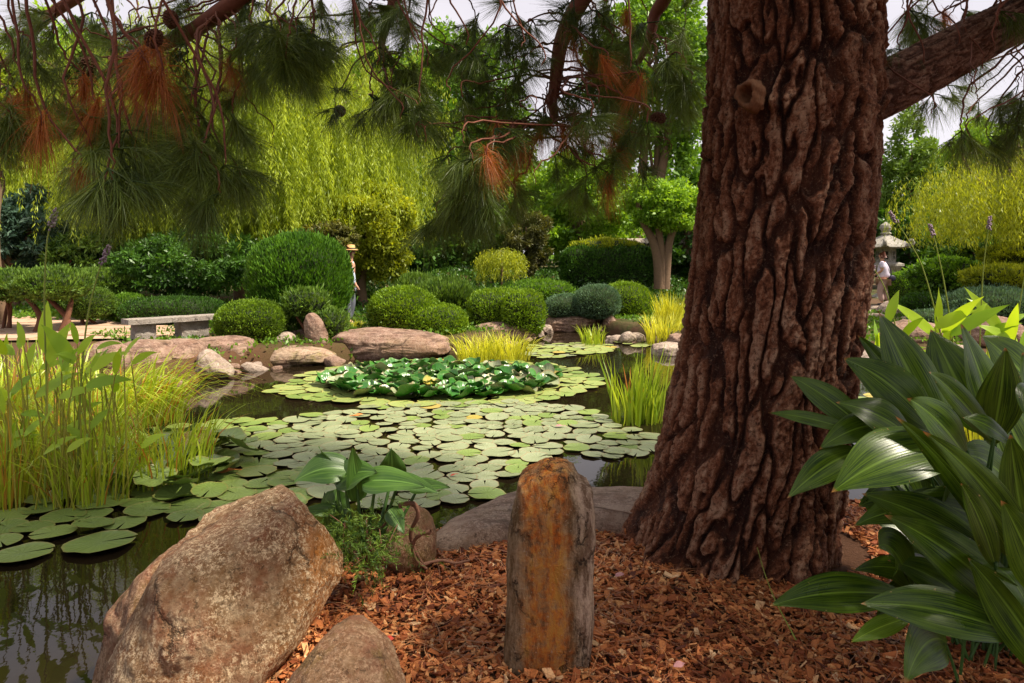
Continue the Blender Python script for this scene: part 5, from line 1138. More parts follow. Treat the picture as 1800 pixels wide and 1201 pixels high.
# ------------------------------------------------------------------ the great pine
def voro(u, v, pu, seed):
    iu, iv = np.floor(u).astype(np.int64), np.floor(v).astype(np.int64); F1 = np.full(u.shape, 9.); F2 = np.full(u.shape, 9.); ID = np.zeros(u.shape)
    for a in (-1, 0, 1):
        for b in (-1, 0, 1):
            cu, cv_ = iu + a, iv + b; cm = cu % pu
            jx = _hash(cm, cv_, cm * 0 + 3, seed); jy = _hash(cm, cv_, cm * 0 + 5, seed)
            d = np.hypot(cu + .1 + .8 * jx - u, cv_ + .1 + .8 * jy - v); h = _hash(cm, cv_, cm * 0 + 7, seed)
            n1 = d < F1; F2 = np.where(n1, F1, np.minimum(F2, d)); ID = np.where(n1, h, ID); F1 = np.where(n1, d, F1)
    return F1, F2, ID
TD = 3.6
tzpx = np.array([-260, 0, 120, 300, 400, 500, 600, 700, 800, 860, 920, 980, 1020, 1060, 1150])
tl = np.array([1246, 1240, 1237, 1226, 1216, 1205, 1191, 1170, 1146, 1132, 1108, 1080, 1066, 1056, 1046])
trr = np.array([1560, 1560, 1560, 1553, 1545, 1535, 1522, 1511, 1502, 1498, 1492, 1488, 1484, 1484, 1490])
tz = CZ - (tzpx - 455) / 1200 * TD; a1_, a2_ = np.arctan((tl - 900) / 1200), np.arctan((trr - 900) / 1200)
tcx = TD * np.tan((a1_ + a2_) / 2); tr_ = TD / np.cos((a1_ + a2_) / 2) * np.sin((a2_ - a1_) / 2) - .014
o_ = np.argsort(tz); tz, tcx, tr_ = tz[o_], tcx[o_], tr_[o_]
def bark_disp(th, z, R, scale=1.0, seed=0):
    """height of the bark plates (0 furrow .. 1 plate) for angle and height"""
    q = np.column_stack([np.cos(th) * 2, np.sin(th) * 2, z * 1.1]); w1 = fbm(q * 1.5, 4, seed + 1); w2 = fbm(q * 1.5 + 40, 3, seed + 2)
    qq = np.column_stack([np.cos(th) * R, np.sin(th) * R, z]) / scale; fine = fbm(qq * (46, 46, 30), 4, seed + 11); med = fbm(qq * (14, 14, 5), 3, seed + 12)
    pu = int(round(2 * np.pi * R / (.104 * scale))); u = th / (2 * np.pi) * pu; v = z / (.46 * scale)
    u1 = u + 1.35 * w1 + .36 * noise(qq * (8, 8, 5), seed + 4) + .12 * noise(qq * (22, 22, 14), seed + 6) + .05 * noise(qq * (60, 60, 40), seed + 9); v1 = v + 1.0 * w2 + .22 * noise(qq * (12, 12, 8), seed + 7)
    f1, f2, id1 = voro(u1, v1, pu, seed + 5); e = f2 - f1
    wd = .22 + .22 * (noise(qq * (5, 5, 3), seed + 14) + .3)
    pl1 = smooth(e, .02, .05 + np.maximum(.10, wd * 1.0))
    pu2 = pu * 3; f1b, f2b, id2 = voro(u1 * 3 + .5 * noise(qq * (20, 20, 14), seed + 17), v1 * 5.0, pu2, seed + 8); pl2 = smooth(f2b - f1b, .0, .18)
    tn = (fbm(qq * (9, 9, 3.2) + 7, 3, seed + 21) + 1) * 4.5; fl = np.floor(tn); terr = (fl + smooth(tn - fl, .72, 1.0)) / 9 - .5
    tn2 = (fbm(qq * (24, 24, 11) + 3, 3, seed + 25) + 1) * 3; fl2 = np.floor(tn2); terr2 = (fl2 + smooth(tn2 - fl2, .65, 1.0)) / 6 - .5
    crumb = ridged(qq * (30, 30, 20), 2, seed + 31); crumb2 = noise(qq * (75, 75, 60), seed + 33)
    h = pl1 * (.66 + .26 * id1) + .20 * pl1 * (pl2 * (.35 + .9 * id2) - .5) + pl1 * (.45 * terr + .42 * terr2); h = np.where(h > .66, .66 + (h - .66) * .45, h) + (.12 * crumb + .09 * crumb2) * (.35 + .65 * pl1)
    return h, pl1 * (.42 + .15 * pl2 + .30 * id2 + .8 * terr2 + .4 * terr) + .10 * crumb
nth_f, nth_b = 330, 46
thv = np.concatenate([np.linspace(np.pi * .96, np.pi * 2.04, nth_f, endpoint=False), np.linspace(np.pi * 2.04, np.pi * 2.96, nth_b, endpoint=False)])
zz = np.concatenate([np.arange(.16, 3.36, .0052), np.arange(3.36, 8.4, .05)])
T, Zg = np.meshgrid(thv, zz); T = T.ravel(); Zr = Zg.ravel(); nth = len(thv)
R0 = np.interp(Zr, tz, tr_); cx = np.interp(Zr, tz, tcx); R0 = np.where(Zr > 3.3, np.maximum(.3, R0 - (Zr - 3.3) * .03), R0); cx = np.where(Zr > 3.6, cx + (Zr - 3.6) * .02, cx)
flare = smooth(.75 - Zr, 0, .5); R0 = R0 * (1 + .07 * flare * np.sin(T * 5 + 1.0) + .05 * flare * np.sin(T * 9))
hh, plv = bark_disp(T, Zr + .10 * np.sin(T * 2), .47, 1.0, 3)
amp = .066
# swelling folds around the knots, the limb collar
kn = P(1315, 168, TD - .45); kth = math.atan2(kn[1] - TD, kn[0] - np.interp(kn[2], tz, tcx)); kth = kth % (2 * np.pi)
dth = np.abs(((T % (2 * np.pi)) - kth)) * .47; dz = Zr - kn[2]
knotm = np.exp(-((dth / .10) ** 2 + (dz / .085) ** 2)); ringz = np.exp(-((dz + .05 * np.sin(T * 6) - .0) / .055) ** 2) * (.5 + .5 * np.cos((T % (2 * np.pi)) - kth - .7))
lth = 0.0; dl = np.abs((T % (2 * np.pi) + np.pi) % (2 * np.pi) - np.pi) * .47; lzm = CZ - (155 - 455) / 1200 * TD
collar = np.exp(-((dl / .22) ** 2 + ((Zr - lzm) / .2) ** 2))
Rf = R0 + amp * (hh - .75) + .05 * knotm + .022 * ringz + .05 * collar + .02 * fbm(np.column_stack([np.cos(T) * 1.4, np.sin(T) * 1.4, Zr * 1.1]), 2, 77)
Vt = np.column_stack([cx + Rf * np.cos(T), TD + Rf * np.sin(T), Zr])
id_ = np.arange(len(Vt)).reshape(len(zz), nth); F = np.stack([id_[:-1], np.roll(id_[:-1], -1, 1), np.roll(id_[1:], -1, 1), id_[1:]], -1).reshape(-1, 4)
pine = empty('pine_tree', (float(np.interp(.3, tz, tcx)), TD, .3), 'huge old pine with thick furrowed red brown trunk and hanging needle tufts', 'tree')
mb = MB(); mb.add(Vt, F, .5, np.column_stack([np.clip(plv * .85 + .2 * (hh - .5), 0, 1), np.zeros(len(Vt)), np.zeros(len(Vt))])); part('trunk', mb, M['bark'], pine, sm=True, pa=True)
# sawn knot
kr = P(1312, 166, TD - .47)
def knot(c, rad, dirv):
    dirv = unit(dirv); a = unit(np.cross(dirv, (0, 0, 1))); b2 = np.cross(a, dirv); th = np.linspace(0, 2 * np.pi, 40, endpoint=False)
    prof = [(1.15, -.09), (1.1, -.02), (1.0, .01), (.82, .018), (.66, .004), (.5, -.03), (.3, -.06), (.02, -.075)]
    V = []
    for k, (pr_, pz) in enumerate(prof):
        wob = 1 + .10 * np.sin(th * 3 + 1) + .06 * np.sin(th * 7 + k) + .05 * np.sin(th * 13 + k * 2)
        V.append(c + (a[None] * (np.cos(th) * pr_ * wob)[:, None] * .78 + b2[None] * (np.sin(th) * pr_ * wob)[:, None]) * rad + dirv[None] * (pz + .006 * np.sin(th * 9 + k))[:, None])
    V = np.array(V); id_ = np.arange(len(prof) * 40).reshape(len(prof), 40)
    return V.reshape(-1, 3), np.stack([id_[:-1], np.roll(id_[:-1], -1, 1), np.roll(id_[1:], -1, 1), id_[1:]], -1).reshape(-1, 4)
kd = np.array((kn[0] - np.interp(kn[2], tz, tcx) - .05, -.45, .0)); mb = MB(); V, F = knot(kr, .062, kd); mb.add(V, F); part('knot', mb, M['knot'], pine, sm=True)
# limb to the right
def barked_limb(ctrl, r0, r1, seed, n=320, nt_=120, scale=.45, ampl=.016, mat='limb_bark', name='limb'):
    c = curve(ctrl, n); rad = np.linspace(r0, r1, n); V, F = tube(c, rad, nt_)
    th = np.tile(np.linspace(0, 2 * np.pi, nt_, endpoint=False), n); s_ = np.repeat(np.concatenate(([0], np.cumsum(np.linalg.norm(np.diff(c, axis=0), axis=1)))), nt_)
    h, p = bark_disp(th, s_, r0, scale, seed); cc = np.repeat(c, nt_, 0); V = V + unit(V - cc) * ((ampl * (h - .6) + .3 * (r0) * np.exp(-s_ / .07) * .6)[:, None])
    mb = MB(); mb.add(V, F, .5, np.column_stack([np.clip(p * .8 + .3 * (h - .5), 0, 1), p * 0, p * 0])); return part(name, mb, M[mat], pine, sm=True, pa=True)
barked_limb([P(1440, 200, 3.62), P(1545, 160, 3.62), P(1640, 112, 3.65), P(1720, 68, 3.7), P(1800, 25, 3.75), P(1900, -50, 3.8), P(2050, -180, 3.9)], .155, .10, 60, scale=.42)

# boughs
boughs = {'A': [(1.5, 3.6, 5.3), (.5, 3.5, 4.7), (-.5, 3.5, 3.95), (-1.35, 3.6, 3.22), (-1.89, 3.65, 2.93), (-2.2, 3.68, 2.80)],
          'B': [(1.5, 3.6, 4.9), (1.0, 3.9, 4.3), (.6, 4.1, 3.7), (.33, 4.2, 3.2), (.27, 4.2, 2.8), (.18, 4.2, 2.55)],
          'C': [(1.5, 3.7, 5.6), (-.5, 4.2, 4.9), (-2.0, 4.5, 4.1), (-2.9, 4.5, 3.5), (-3.35, 4.35, 3.0)],
          'D': [(1.5, 3.6, 5.2), (.4, 4.1, 4.5), (-.4, 4.3, 3.9), (-.76, 4.4, 3.45), (-.84, 4.4, 3.1)],
          'E': [(1.6, 3.7, 4.8), (2.4, 3.9, 4.2), (3.0, 4.0, 3.7), (3.35, 4.1, 3.1)],
          'F': [(1.5, 3.5, 4.6), (.4, 3.2, 4.1), (-.9, 3.0, 3.6), (-2.0, 2.9, 3.15), (-2.5, 2.9, 2.9)],
          'G': [(1.5, 3.6, 4.7), (1.3, 4.2, 4.0), (1.0, 4.5, 3.5), (.85, 4.6, 3.1)],
          'H': [(1.5, 3.6, 6.0), (.5, 2.4, 5.4), (-1.5, 1.5, 4.7), (-3.0, 1.0, 4.2)],
          'I': [(1.5, 3.6, 6.3), (2.6, 2.5, 5.4), (3.6, 1.8, 4.6)], 'J': [(1.5, 3.6, 6.6), (.4, 5.0, 6.0), (-1.6, 5.8, 5.2), (-3.2, 6.0, 4.6)]}
bpts = []
for k, c in boughs.items():
    cv = curve(c, 40); q = np.linspace(.10, .018, 40); cv = cv + .03 * np.column_stack([noise(np.column_stack([np.arange(40) * .35, np.full(40, i * 5.), np.full(40, ord(k))])) for i in range(3)]) * np.linspace(0, 1, 40)[:, None]
    V, F = tube(cv, q, 10); mb = MB(); mb.add(V, F); part('branch', mb, M['twig'], pine, sm=True)
    bpts.append(cv[8:])
BP = np.concatenate(bpts)
# needle tufts
def tuft(name, n, length, mat, seed, hang=.55, fan=1.0, width=.0011, stem=.11, shoots=1):
    r = np.random.default_rng(seed); sh = unit(rdir(shoots, r) * (1, 1, .5) + (0, 0, -.55)); sl_ = r.uniform(.06, .17, shoots) if shoots > 1 else np.array([0.0]); k = r.integers(0, shoots, n)
    if shoots > 1: k = np.sort(k)
    u = r.random(n) ** .7; d = rdir(n, r); d[:, 2] = d[:, 2] * .6 - .30; d = unit(d * (fan, fan, 1) + sh[k] * (.75 if shoots > 1 else 0))
    b = sh[k] * (sl_[k] * (.35 + .65 * u))[:, None] + np.column_stack([r.normal(size=n) * .004, r.normal(size=n) * .004, (r.uniform(-.02, stem, n) if shoots == 1 else r.normal(size=n) * .004)])
    L_ = length * (.65 + .4 * r.random(n)); seg = 4; t = np.linspace(0, 1, seg + 1)
    q = [b]; hg = hang * (.6 + .8 * r.random(n))[:, None]
    for k in range(seg):
        dk_ = unit(d + hg * (t[k] + .12) * np.array((0, 0, -1.))); q.append(q[-1] + dk_ * (L_ / seg)[:, None])
    pts = np.stack(q, 1)
    pts = pts + r.normal(size=(n, 1, 3)) * .004
    sd_ = unit(np.cross(d, rdir(n, r))); wv = width * (1 - .8 * t)
    V = np.stack([pts - sd_[:, None] * wv[None, :, None], pts + sd_[:, None] * wv[None, :, None]], 2).reshape(-1, 3)
    id_ = np.arange(n * (seg + 1) * 2).reshape(n, seg + 1, 2); F = np.stack([id_[:, :-1, 0], id_[:, :-1, 1], id_[:, 1:, 1], id_[:, 1:, 0]], -1).reshape(-1, 4)
    mb = MB(); mb.add(V, F, np.repeat(np.clip(.5 + .28 * r.normal(size=n), 0, 1), seg))
    if shoots > 1:
        for j in range(shoots):
            V, F = tube(np.array([(0, 0, 0), sh[j] * sl_[j] * .5 + (0, 0, .008), sh[j] * sl_[j]]), (.004, .0035, .002), 5); mb.add(V, F, 0)
    me = mb.mesh(name); me.materials.append(M[mat]); return me
tg_ = [tuft('needle_tuft', 330, .20, 'needle', 300 + i, .3 + .3 * i, 1.0, shoots=[2, 3, 4, 3, 5][i]) for i in range(5)]
th_ = [tuft('needle_tuft', 400, .23, 'needle', 310 + i, 1.2, .8, stem=.14, shoots=[1, 3, 4][i]) for i in range(3)]
tb_ = [tuft('dead_needle_tuft', 230, .25, 'needle_brown', 320 + i, 3.5, .42, stem=.10) for i in range(3)]
def twig(tip, r, bare=False, rad=.0046, curl=.07):
    tip = np.asarray(tip, float); cand = BP[BP[:, 2] > tip[2] + .08]
    if not len(cand): cand = BP
    dd = np.linalg.norm(cand - tip - np.array((0, 0, .25)), axis=1); k = int(r.choice(np.argsort(dd)[:3])); s0 = cand[k]; v = tip - s0; ln = np.linalg.norm(v)
    m1 = s0 + v * .35 + np.array((r.normal(), r.normal(), .3 * r.normal())) * curl * ln + np.array((0, 0, .10 * ln)); m2 = s0 + v * .75 + np.array((r.normal(), r.normal(), 0)) * curl * .7 * ln + np.array((0, 0, .08 * ln))
    cv = curve([s0, m1, m2, tip + np.array((0, 0, .08)), tip], 22); cv[1:-1] += r.normal(size=(20, 3)) * .004
    mb = MB(); V, F = tube(cv, np.linspace(rad + .004 * min(ln, 1.2), rad * .6, 22), 6); mb.add(V, F); part('twig', mb, M['twig'], pine, sm=True)
    return cv
tips = [  # x, y, distance, scale, kind (g green, h hanging green, b brown)
 (35, 40, 3.6, 1, 'g'), (95, 60, 3.2, 1, 'g'), (50, 95, 3.0, 1, 'g'), (130, 115, 3.4, 1, 'g'), (15, 150, 3.3, 1, 'g'), (95, 170, 3.7, 1, 'g'), (20, 235, 2.9, 1.1, 'h'), (5, 265, 2.9, 1.1, 'h'), (60, 40, 4.2, 1, 'g'), (170, 40, 4.2, 1.1, 'g'),
 (180, 230, 3.2, 1.1, 'g'), (210, 262, 2.9, 1.2, 'h'), (160, 280, 3.0, 1.15, 'h'), (238, 290, 3.0, 1.15, 'h'), (198, 318, 2.8, 1.2, 'h'), (130, 300, 3.4, 1, 'g'), (215, 200, 3.5, 1, 'g'), (265, 300, 3.2, 1.1, 'g'), (185, 345, 2.9, 1, 'g'),
 (240, 60, 4.0, 1, 'g'), (200, 90, 3.8, 1, 'g'), (330, 105, 3.6, 1.0, 'g'), (345, 190, 3.3, 1.1, 'g'), (325, 250, 3.2, 1.15, 'g'), (370, 235, 3.1, 1.1, 'g'), (350, 300, 3.0, 1.25, 'h'), (395, 290, 3.0, 1.25, 'h'), (385, 340, 3.0, 1.2, 'h'), (420, 330, 3.3, 1.1, 'h'), (330, 330, 3.4, 1.1, 'g'), (410, 200, 3.4, 1, 'g'), (300, 190, 3.9, 1, 'g'),
 (440, 30, 3.6, 1.1, 'g'), (455, 75, 3.4, 1.15, 'g'), (490, 60, 3.3, 1.2, 'g'), (520, 80, 3.3, 1.2, 'h'), (548, 60, 3.4, 1.15, 'g'), (505, 110, 3.2, 1.15, 'h'), (540, 110, 3.5, 1.1, 'h'), (475, 120, 3.6, 1.1, 'h'), (565, 30, 3.7, 1, 'g'), (590, 190, 4.3, 1.0, 'g'),
 (630, 15, 4.3, 1.1, 'g'), (650, 30, 4.0, 1.0, 'g'), (720, 20, 4.2, 1.0, 'g'), (655, 190, 3.9, 1.2, 'h'), (690, 150, 3.8, 1.25, 'h'), (725, 160, 3.9, 1.25, 'h'), (705, 200, 3.7, 1.25, 'h'), (675, 110, 4.0, 1.1, 'g'), (750, 90, 4.0, 1.1, 'g'), (780, 85, 4.2, 1.1, 'g'), (800, 110, 4.1, 1.0, 'g'), (735, 215, 3.8, 1.1, 'h'),
 (815, 150, 4.0, 1.15, 'g'), (850, 120, 4.0, 1.15, 'g'), (880, 70, 3.9, 1.15, 'g'), (905, 125, 3.9, 1.15, 'g'), (835, 45, 4.2, 1.1, 'g'), (900, 20, 4.0, 1.1, 'g'), (930, 55, 4.0, 1.0, 'g'), (860, 180, 4.1, 1.1, 'g'), (820, 215, 4.0, 1.0, 'g'),
 (870, 250, 3.7, 1.15, 'g'), (865, 270, 3.5, 1.2, 'h'), (835, 320, 3.5, 1.2, 'h'), (800, 345, 3.6, 1.15, 'h'), (845, 350, 3.5, 1.2, 'h'), (905, 340, 3.7, 1.1, 'g'), (770, 380, 3.7, 1.15, 'g'), (815, 385, 3.7, 1.15, 'h'), (790, 290, 3.8, 1.0, 'g'),
 (1000, 20, 4.0, 1.1, 'g'), (1040, 40, 4.0, 1.2, 'g'), (1080, 25, 4.2, 1.1, 'g'), (1075, 80, 4.0, 1.2, 'g'), (1110, 110, 4.0, 1.2, 'g'), (1060, 130, 4.1, 1.2, 'h'), (1100, 170, 4.0, 1.25, 'h'), (1130, 210, 4.1, 1.15, 'h'), (1150, 130, 4.4, 1.2, 'g'), (1195, 115, 4.3, 1.25, 'g'), (1215, 150, 4.3, 1.2, 'g'), (1205, 40, 4.4, 1.1, 'g'), (1190, 180, 4.5, 1.1, 'g'), (1035, 200, 4.1, 1.1, 'h'),
 (1045, 300, 3.8, 1.2, 'h'), (1075, 310, 3.7, 1.2, 'h'), (1030, 320, 3.9, 1.1, 'g'), (1000, 240, 4.0, 1.1, 'h'), (960, 200, 4.0, 1.0, 'g'), (975, 270, 3.9, 1.0, 'g'), (925, 250, 4.0, 1.0, 'g'),
 (1590, 20, 4.3, 1.1, 'g'), (1630, 25, 4.2, 1.1, 'g'), (1670, 45, 4.4, 1.0, 'g'), (1690, 15, 4.2, 1.0, 'g'), (1600, 60, 4.5, 1.0, 'g'), (1640, 165, 4.2, 1.1, 'g'), (1665, 150, 4.4, 1.1, 'g'), (1700, 225, 4.1, 1.1, 'g'), (1720, 180, 4.3, 1.0, 'g'), (1760, 215, 4.0, 1.15, 'h'), (1790, 225, 3.9, 1.2, 'h'), (1735, 240, 4.1, 1.15, 'h'), (1790, 150, 4.1, 1.0, 'g'), (1815, 200, 4.0, 1.2, 'h'), (1770, 260, 4.0, 1.1, 'h'),
 (48, 185, 3.0, 1.15, 'b'), (72, 235, 2.9, 1.1, 'b'), (30, 200, 3.1, 1.0, 'b'), (148, 165, 3.1, 1.05, 'b'), (165, 200, 3.0, .9, 'b'), (245, 118, 2.9, 1.15, 'b'), (262, 150, 2.9, 1.2, 'b'), (285, 155, 2.9, 1.2, 'b'), (140, 305, 2.9, .6, 'b'), (405, 125, 3.3, .9, 'b'), (275, 90, 3.2, .9, 'b'),
 (990, 240, 4.0, 1.1, 'b'), (1010, 215, 4.1, 1.1, 'b'), (950, 235, 4.0, 1.0, 'b'), (1085, 225, 4.0, 1.1, 'b'), (1070, 330, 3.7, 1.0, 'b'), (875, 235, 3.7, .8, 'b'), (1040, 120, 4.1, 1.0, 'b'), (1660, 40, 4.3, .9, 'b'), (835, 275, 3.6, .6, 'b'), (1030, 240, 4.1, 1.1, 'b'), (1010, 80, 4.0, 1.0, 'b')]
rx = np.random.default_rng(77)
for (x0, x1, y0, y1, n_) in ((0, 300, 20, 250, 14), (300, 560, 10, 180, 7), (620, 820, 0, 200, 7), (800, 1180, 0, 300, 22), (780, 900, 230, 380, 5), (1580, 1800, 0, 230, 7)):
    for _ in range(n_): tips.append((rx.uniform(x0, x1), rx.uniform(y0, y1), rx.uniform(3.3, 4.3), rx.uniform(.75, 1.1), rx.choice(['g', 'g', 'h', 'b'] if x0 == 800 else ['g', 'g', 'g', 'h'])))
r = np.random.default_rng(400)
for ti_, (x, y, d, s_, k) in enumerate(tips):
    tp = P(x, y, d); cv = twig(tp, r)
    me = (tg_ if k == 'g' else th_ if k == 'h' else tb_)[int(r.integers(3))]
    o = inst('needle_tuft' if k != 'b' else 'dead_needle_tuft', me, tp, pine, (r.normal() * .22, r.normal() * .22, r.random() * 6.28), s_ * r.uniform(.80, 1.0))
    if k == 'b': o['label'] = 'hanging bunch of dead orange brown needles'
    if k != 'b' and ti_ < 85:
        j = int(r.integers(13, 18)); inst('needle_tuft', tg_[int(r.integers(5))], cv[j] + r.normal(size=3) * .02, pine, (r.normal() * .6, r.normal() * .6, r.random() * 6.28), s_ * r.uniform(.8, 1.0))
for k in range(60):     # bare crooked twigs
    x = r.choice([r.uniform(0, 560), r.uniform(640, 760), r.uniform(780, 1180), r.uniform(1580, 1800)]); y = r.uniform(40, 250 if x > 560 else 330)
    if 780 < x < 1180: y = r.uniform(60, 330)
    twig(P(x, y, r.uniform(3.0, 4.2)), r, True, .0032, .15)
# the crown overhead, above the picture (shades the foreground, reflects in the pond)
def spray(seed):
    r = np.random.default_rng(seed); mb = MB()
    for k in range(9):
        c0 = r.normal(size=3) * (.30, .30, .16); n = 170; d = rdir(n, r); d[:, 2] = d[:, 2] * .7 - .25; d = unit(d); L_ = .24 * (.7 + .4 * r.random(n)); e = c0 + d * L_[:, None] * .55 + (0, 0, -.01); e2 = c0 + d * L_[:, None] + np.outer(L_, (0, 0, -.25))
        sd_ = unit(np.cross(d, rdir(n, r))) * .0028; V = np.stack([c0 - sd_, c0 + sd_, e + sd_, e - sd_, e2], 1).reshape(-1, 3); i = (np.arange(n) * 5)[:, None]
        mb.add(V, i + np.array([[0, 1, 2, 3]]), .4); mb.V.append(np.zeros((0, 3))); mb.PA.append(np.zeros((0, 3))); mb.F.append(i + np.array([[3, 2, 4]]) + mb.n - len(V)); mb.A.append(np.full(n, .4))
        V, F = tube(curve([c0, c0 * .5 + (0, 0, .05), (0, 0, .1)], 5), .008, 5); mb.add(V, F, 0)
    # indices of the two triangles share the vertices just added
    me = mb.mesh('needle_spray'); me.materials.append(M['needle']); return me
spr = [spray(600 + i) for i in range(3)]
for k in range(118):
    p = np.array((r.uniform(-2.6, 7.5), r.uniform(-1.5, 5.6), 0)); h0 = 3.75 + max(0, p[1] - 3.0) * .5; p[2] = r.uniform(h0, h0 + 2.6)
    if np.hypot(p[0] - 1.5, p[1] - 3.6) < .8: continue
    inst('needle_spray', spr[k % 3], p, pine, (r.normal() * .4, r.normal() * .4, r.random() * 6.28), r.uniform(.9, 1.5))
for k in range(14):  # extra unseen sprays added to deepen the shade over the lower right
    inst('needle_spray', spr[k % 3], (r.uniform(2.2, 5.6), r.uniform(.8, 3.6), r.uniform(3.7, 5.2)), pine, (r.normal() * .4, r.normal() * .4, r.random() * 6.28), r.uniform(.9, 1.5))
# cones
def cone_mesh():
    mb = MB(); 
    for i in range(90):
        u = i / 89; a = i * 2.4; rr_ = .034 * math.sin(math.pi * (.12 + .83 * u)) + .004; c = np.array((rr_ * math.cos(a), rr_ * math.sin(a), -.12 * u)); o_ = unit(np.array((math.cos(a), math.sin(a), -.5))); s_ = unit(np.cross(o_, (0, 0, 1))); w_ = .012
        V = np.array([c - s_ * w_, c + s_ * w_, c + o_ * .018 + s_ * w_ * .6, c + o_ * .018 - s_ * w_ * .6]); up = np.cross(s_, o_) * .004; V = np.vstack([V + up, V - up])
        mb.add(V, [(0, 1, 2, 3), (7, 6, 5, 4), (0, 4, 5, 1), (1, 5, 6, 2), (2, 6, 7, 3), (3, 7, 4, 0)])
    V, F = lathe([(.004, .01), (.02, -.01), (.03, -.05), (.022, -.09), (.002, -.12)], (0, 0, 0), 10); mb.add(V, F)
    me = mb.mesh('pine_cone'); me.materials.append(M['cone']); return me
cme = cone_mesh()
for x, y, d, rx_ in ((298, 20, 3.5, .1), (262, 80, 3.1, 2.2), (1170, 208, 4.0, 1.6), (600, 196, 4.6, 1.4), (150, 100, 3.4, .3)):
    inst('pine_cone', cme, P(x, y, d), pine, (rx_, .3, x), .72)

# ------------------------------------------------------------------ cast iron plant
ai = empty('cast_iron_plant', (1.80, 2.62, .3), 'large clump of broad glossy dark green strap leaves right of the pine trunk', 'plant')
AL = [  # base x, y, tip x, y, width px, base dist, tip dist, arch (dx, dy, dz), normal, young
 (1660, 790, 1545, 546, 118, 2.75, 2.85, (.0, 0, .02), (.2, -1, .2), 0), (1625, 745, 1484, 630, 92, 2.6, 2.7, (-.02, -.05, .08), (-.2, -.8, .7), 0), (1530, 765, 1388, 660, 58, 2.6, 2.75, (-.02, 0, .05), (-.3, -.8, .6), 0),
 (1500, 760, 1350, 726, 36, 2.55, 2.65, (0, 0, .03), (0, -.6, .9), 0), (1660, 800, 1460, 866, 122, 2.35, 2.25, (-.02, -.05, .12), (-.1, -.75, .7), 0), (1500, 800, 1384, 876, 58, 2.5, 2.45, (0, 0, .05), (-.2, -.8, .5), 0),
 (1560, 750, 1440, 790, 62, 2.55, 2.5, (0, 0, .06), (0, -.7, .7), 0), (1600, 770, 1470, 708, 80, 2.5, 2.55, (0, -.05, .05), (0, -.8, .6), 0), (1720, 745, 1636, 578, 105, 2.8, 2.95, (-.02, 0, .03), (-.2, -1, .3), 0),
 (1745, 750, 1690, 570, 84, 2.6, 2.65, (.02, 0, .03), (.3, -1, .3), 0), (1830, 700, 1722, 590, 88, 2.8, 2.85, (0, 0, .06), (0, -.9, .5), 0), (1748, 770, 1768, 612, 92, 2.45, 2.4, (.0, 0, .02), (.1, -1, .2), 0),
 (1735, 765, 1632, 654, 56, 2.4, 2.35, (-.02, 0, .07), (0, -.8, .6), 0), (1695, 800, 1597, 700, 92, 2.35, 2.3, (0, 0, .04), (.2, -1, .3), 0), (1760, 960, 1574, 732, 62, 2.3, 2.2, (.02, -.05, .06), (-.5, -.8, .5), 0),
 (1800, 980, 1622, 758, 66, 2.2, 2.15, (.03, -.05, .07), (-.3, -.9, .5), 0), (1770, 775, 1692, 734, 42, 2.3, 2.3, (0, 0, .03), (0, -.8, .6), 0), (1800, 940, 1776, 764, 95, 2.25, 2.2, (0, 0, .0), (.1, -1, .2), 0),
 (1575, 1050, 1352, 1066, 76, 2.4, 2.3, (-.02, 0, .06), (0, -.75, .7), 0), (1765, 1112, 1512, 1062, 92, 2.15, 2.2, (0, 0, .06), (0, -.75, .7), 0), (1590, 1090, 1494, 1130, 38, 2.35, 2.3, (0, 0, .02), (0, -.7, .7), 1),
 (1640, 900, 1500, 926, 55, 2.45, 2.5, (0, 0, .06), (0, -.7, .7), 0), (1730, 975, 1515, 868, 84, 2.4, 2.45, (0, 0, .06), (-.2, -.9, .4), 0), (1800, 1100, 1555, 905, 96, 2.25, 2.3, (.02, 0, .08), (-.4, -.9, .4), 0),
 (1745, 985, 1690, 850, 66, 2.15, 2.1, (0, 0, .05), (.2, -1, .3), 0), (1640, 1030, 1500, 1003, 48, 2.55, 2.6, (0, 0, .08), (0, -.8, .5), 0), (1700, 1060, 1560, 985, 62, 2.4, 2.45, (0, 0, .05), (0, -.9, .4), 0),
 (1850, 1190, 1700, 980, 92, 2.1, 2.15, (0, 0, .05), (-.2, -.9, .4), 0), (1830, 860, 1725, 660, 90, 2.65, 2.7, (0, 0, .03), (0, -1, .3), 0), (1840, 760, 1800, 620, 90, 2.5, 2.55, (0, 0, .03), (.2, -1, .3), 0),
 (1830, 720, 1805, 735, 80, 2.3, 2.2, (0, 0, .08), (0, -.7, .8), 0), (1620, 860, 1545, 640, 70, 2.85, 2.95, (0, 0, .02), (.1, -1, .3), 0), (1660, 850, 1600, 740, 80, 2.7, 2.75, (0, 0, .03), (-.1, -1, .3), 0), (1780, 860, 1680, 800, 90, 2.5, 2.45, (0, 0, .08), (-.1, -.8, .6), 0),
 (1600, 700, 1508, 590, 46, 2.9, 2.95, (0, 0, .02), (0, -1, .3), 0), (1840, 1050, 1760, 880, 90, 2.0, 2.0, (0, 0, .03), (0, -1, .4), 0)]
r = np.random.default_rng(500)
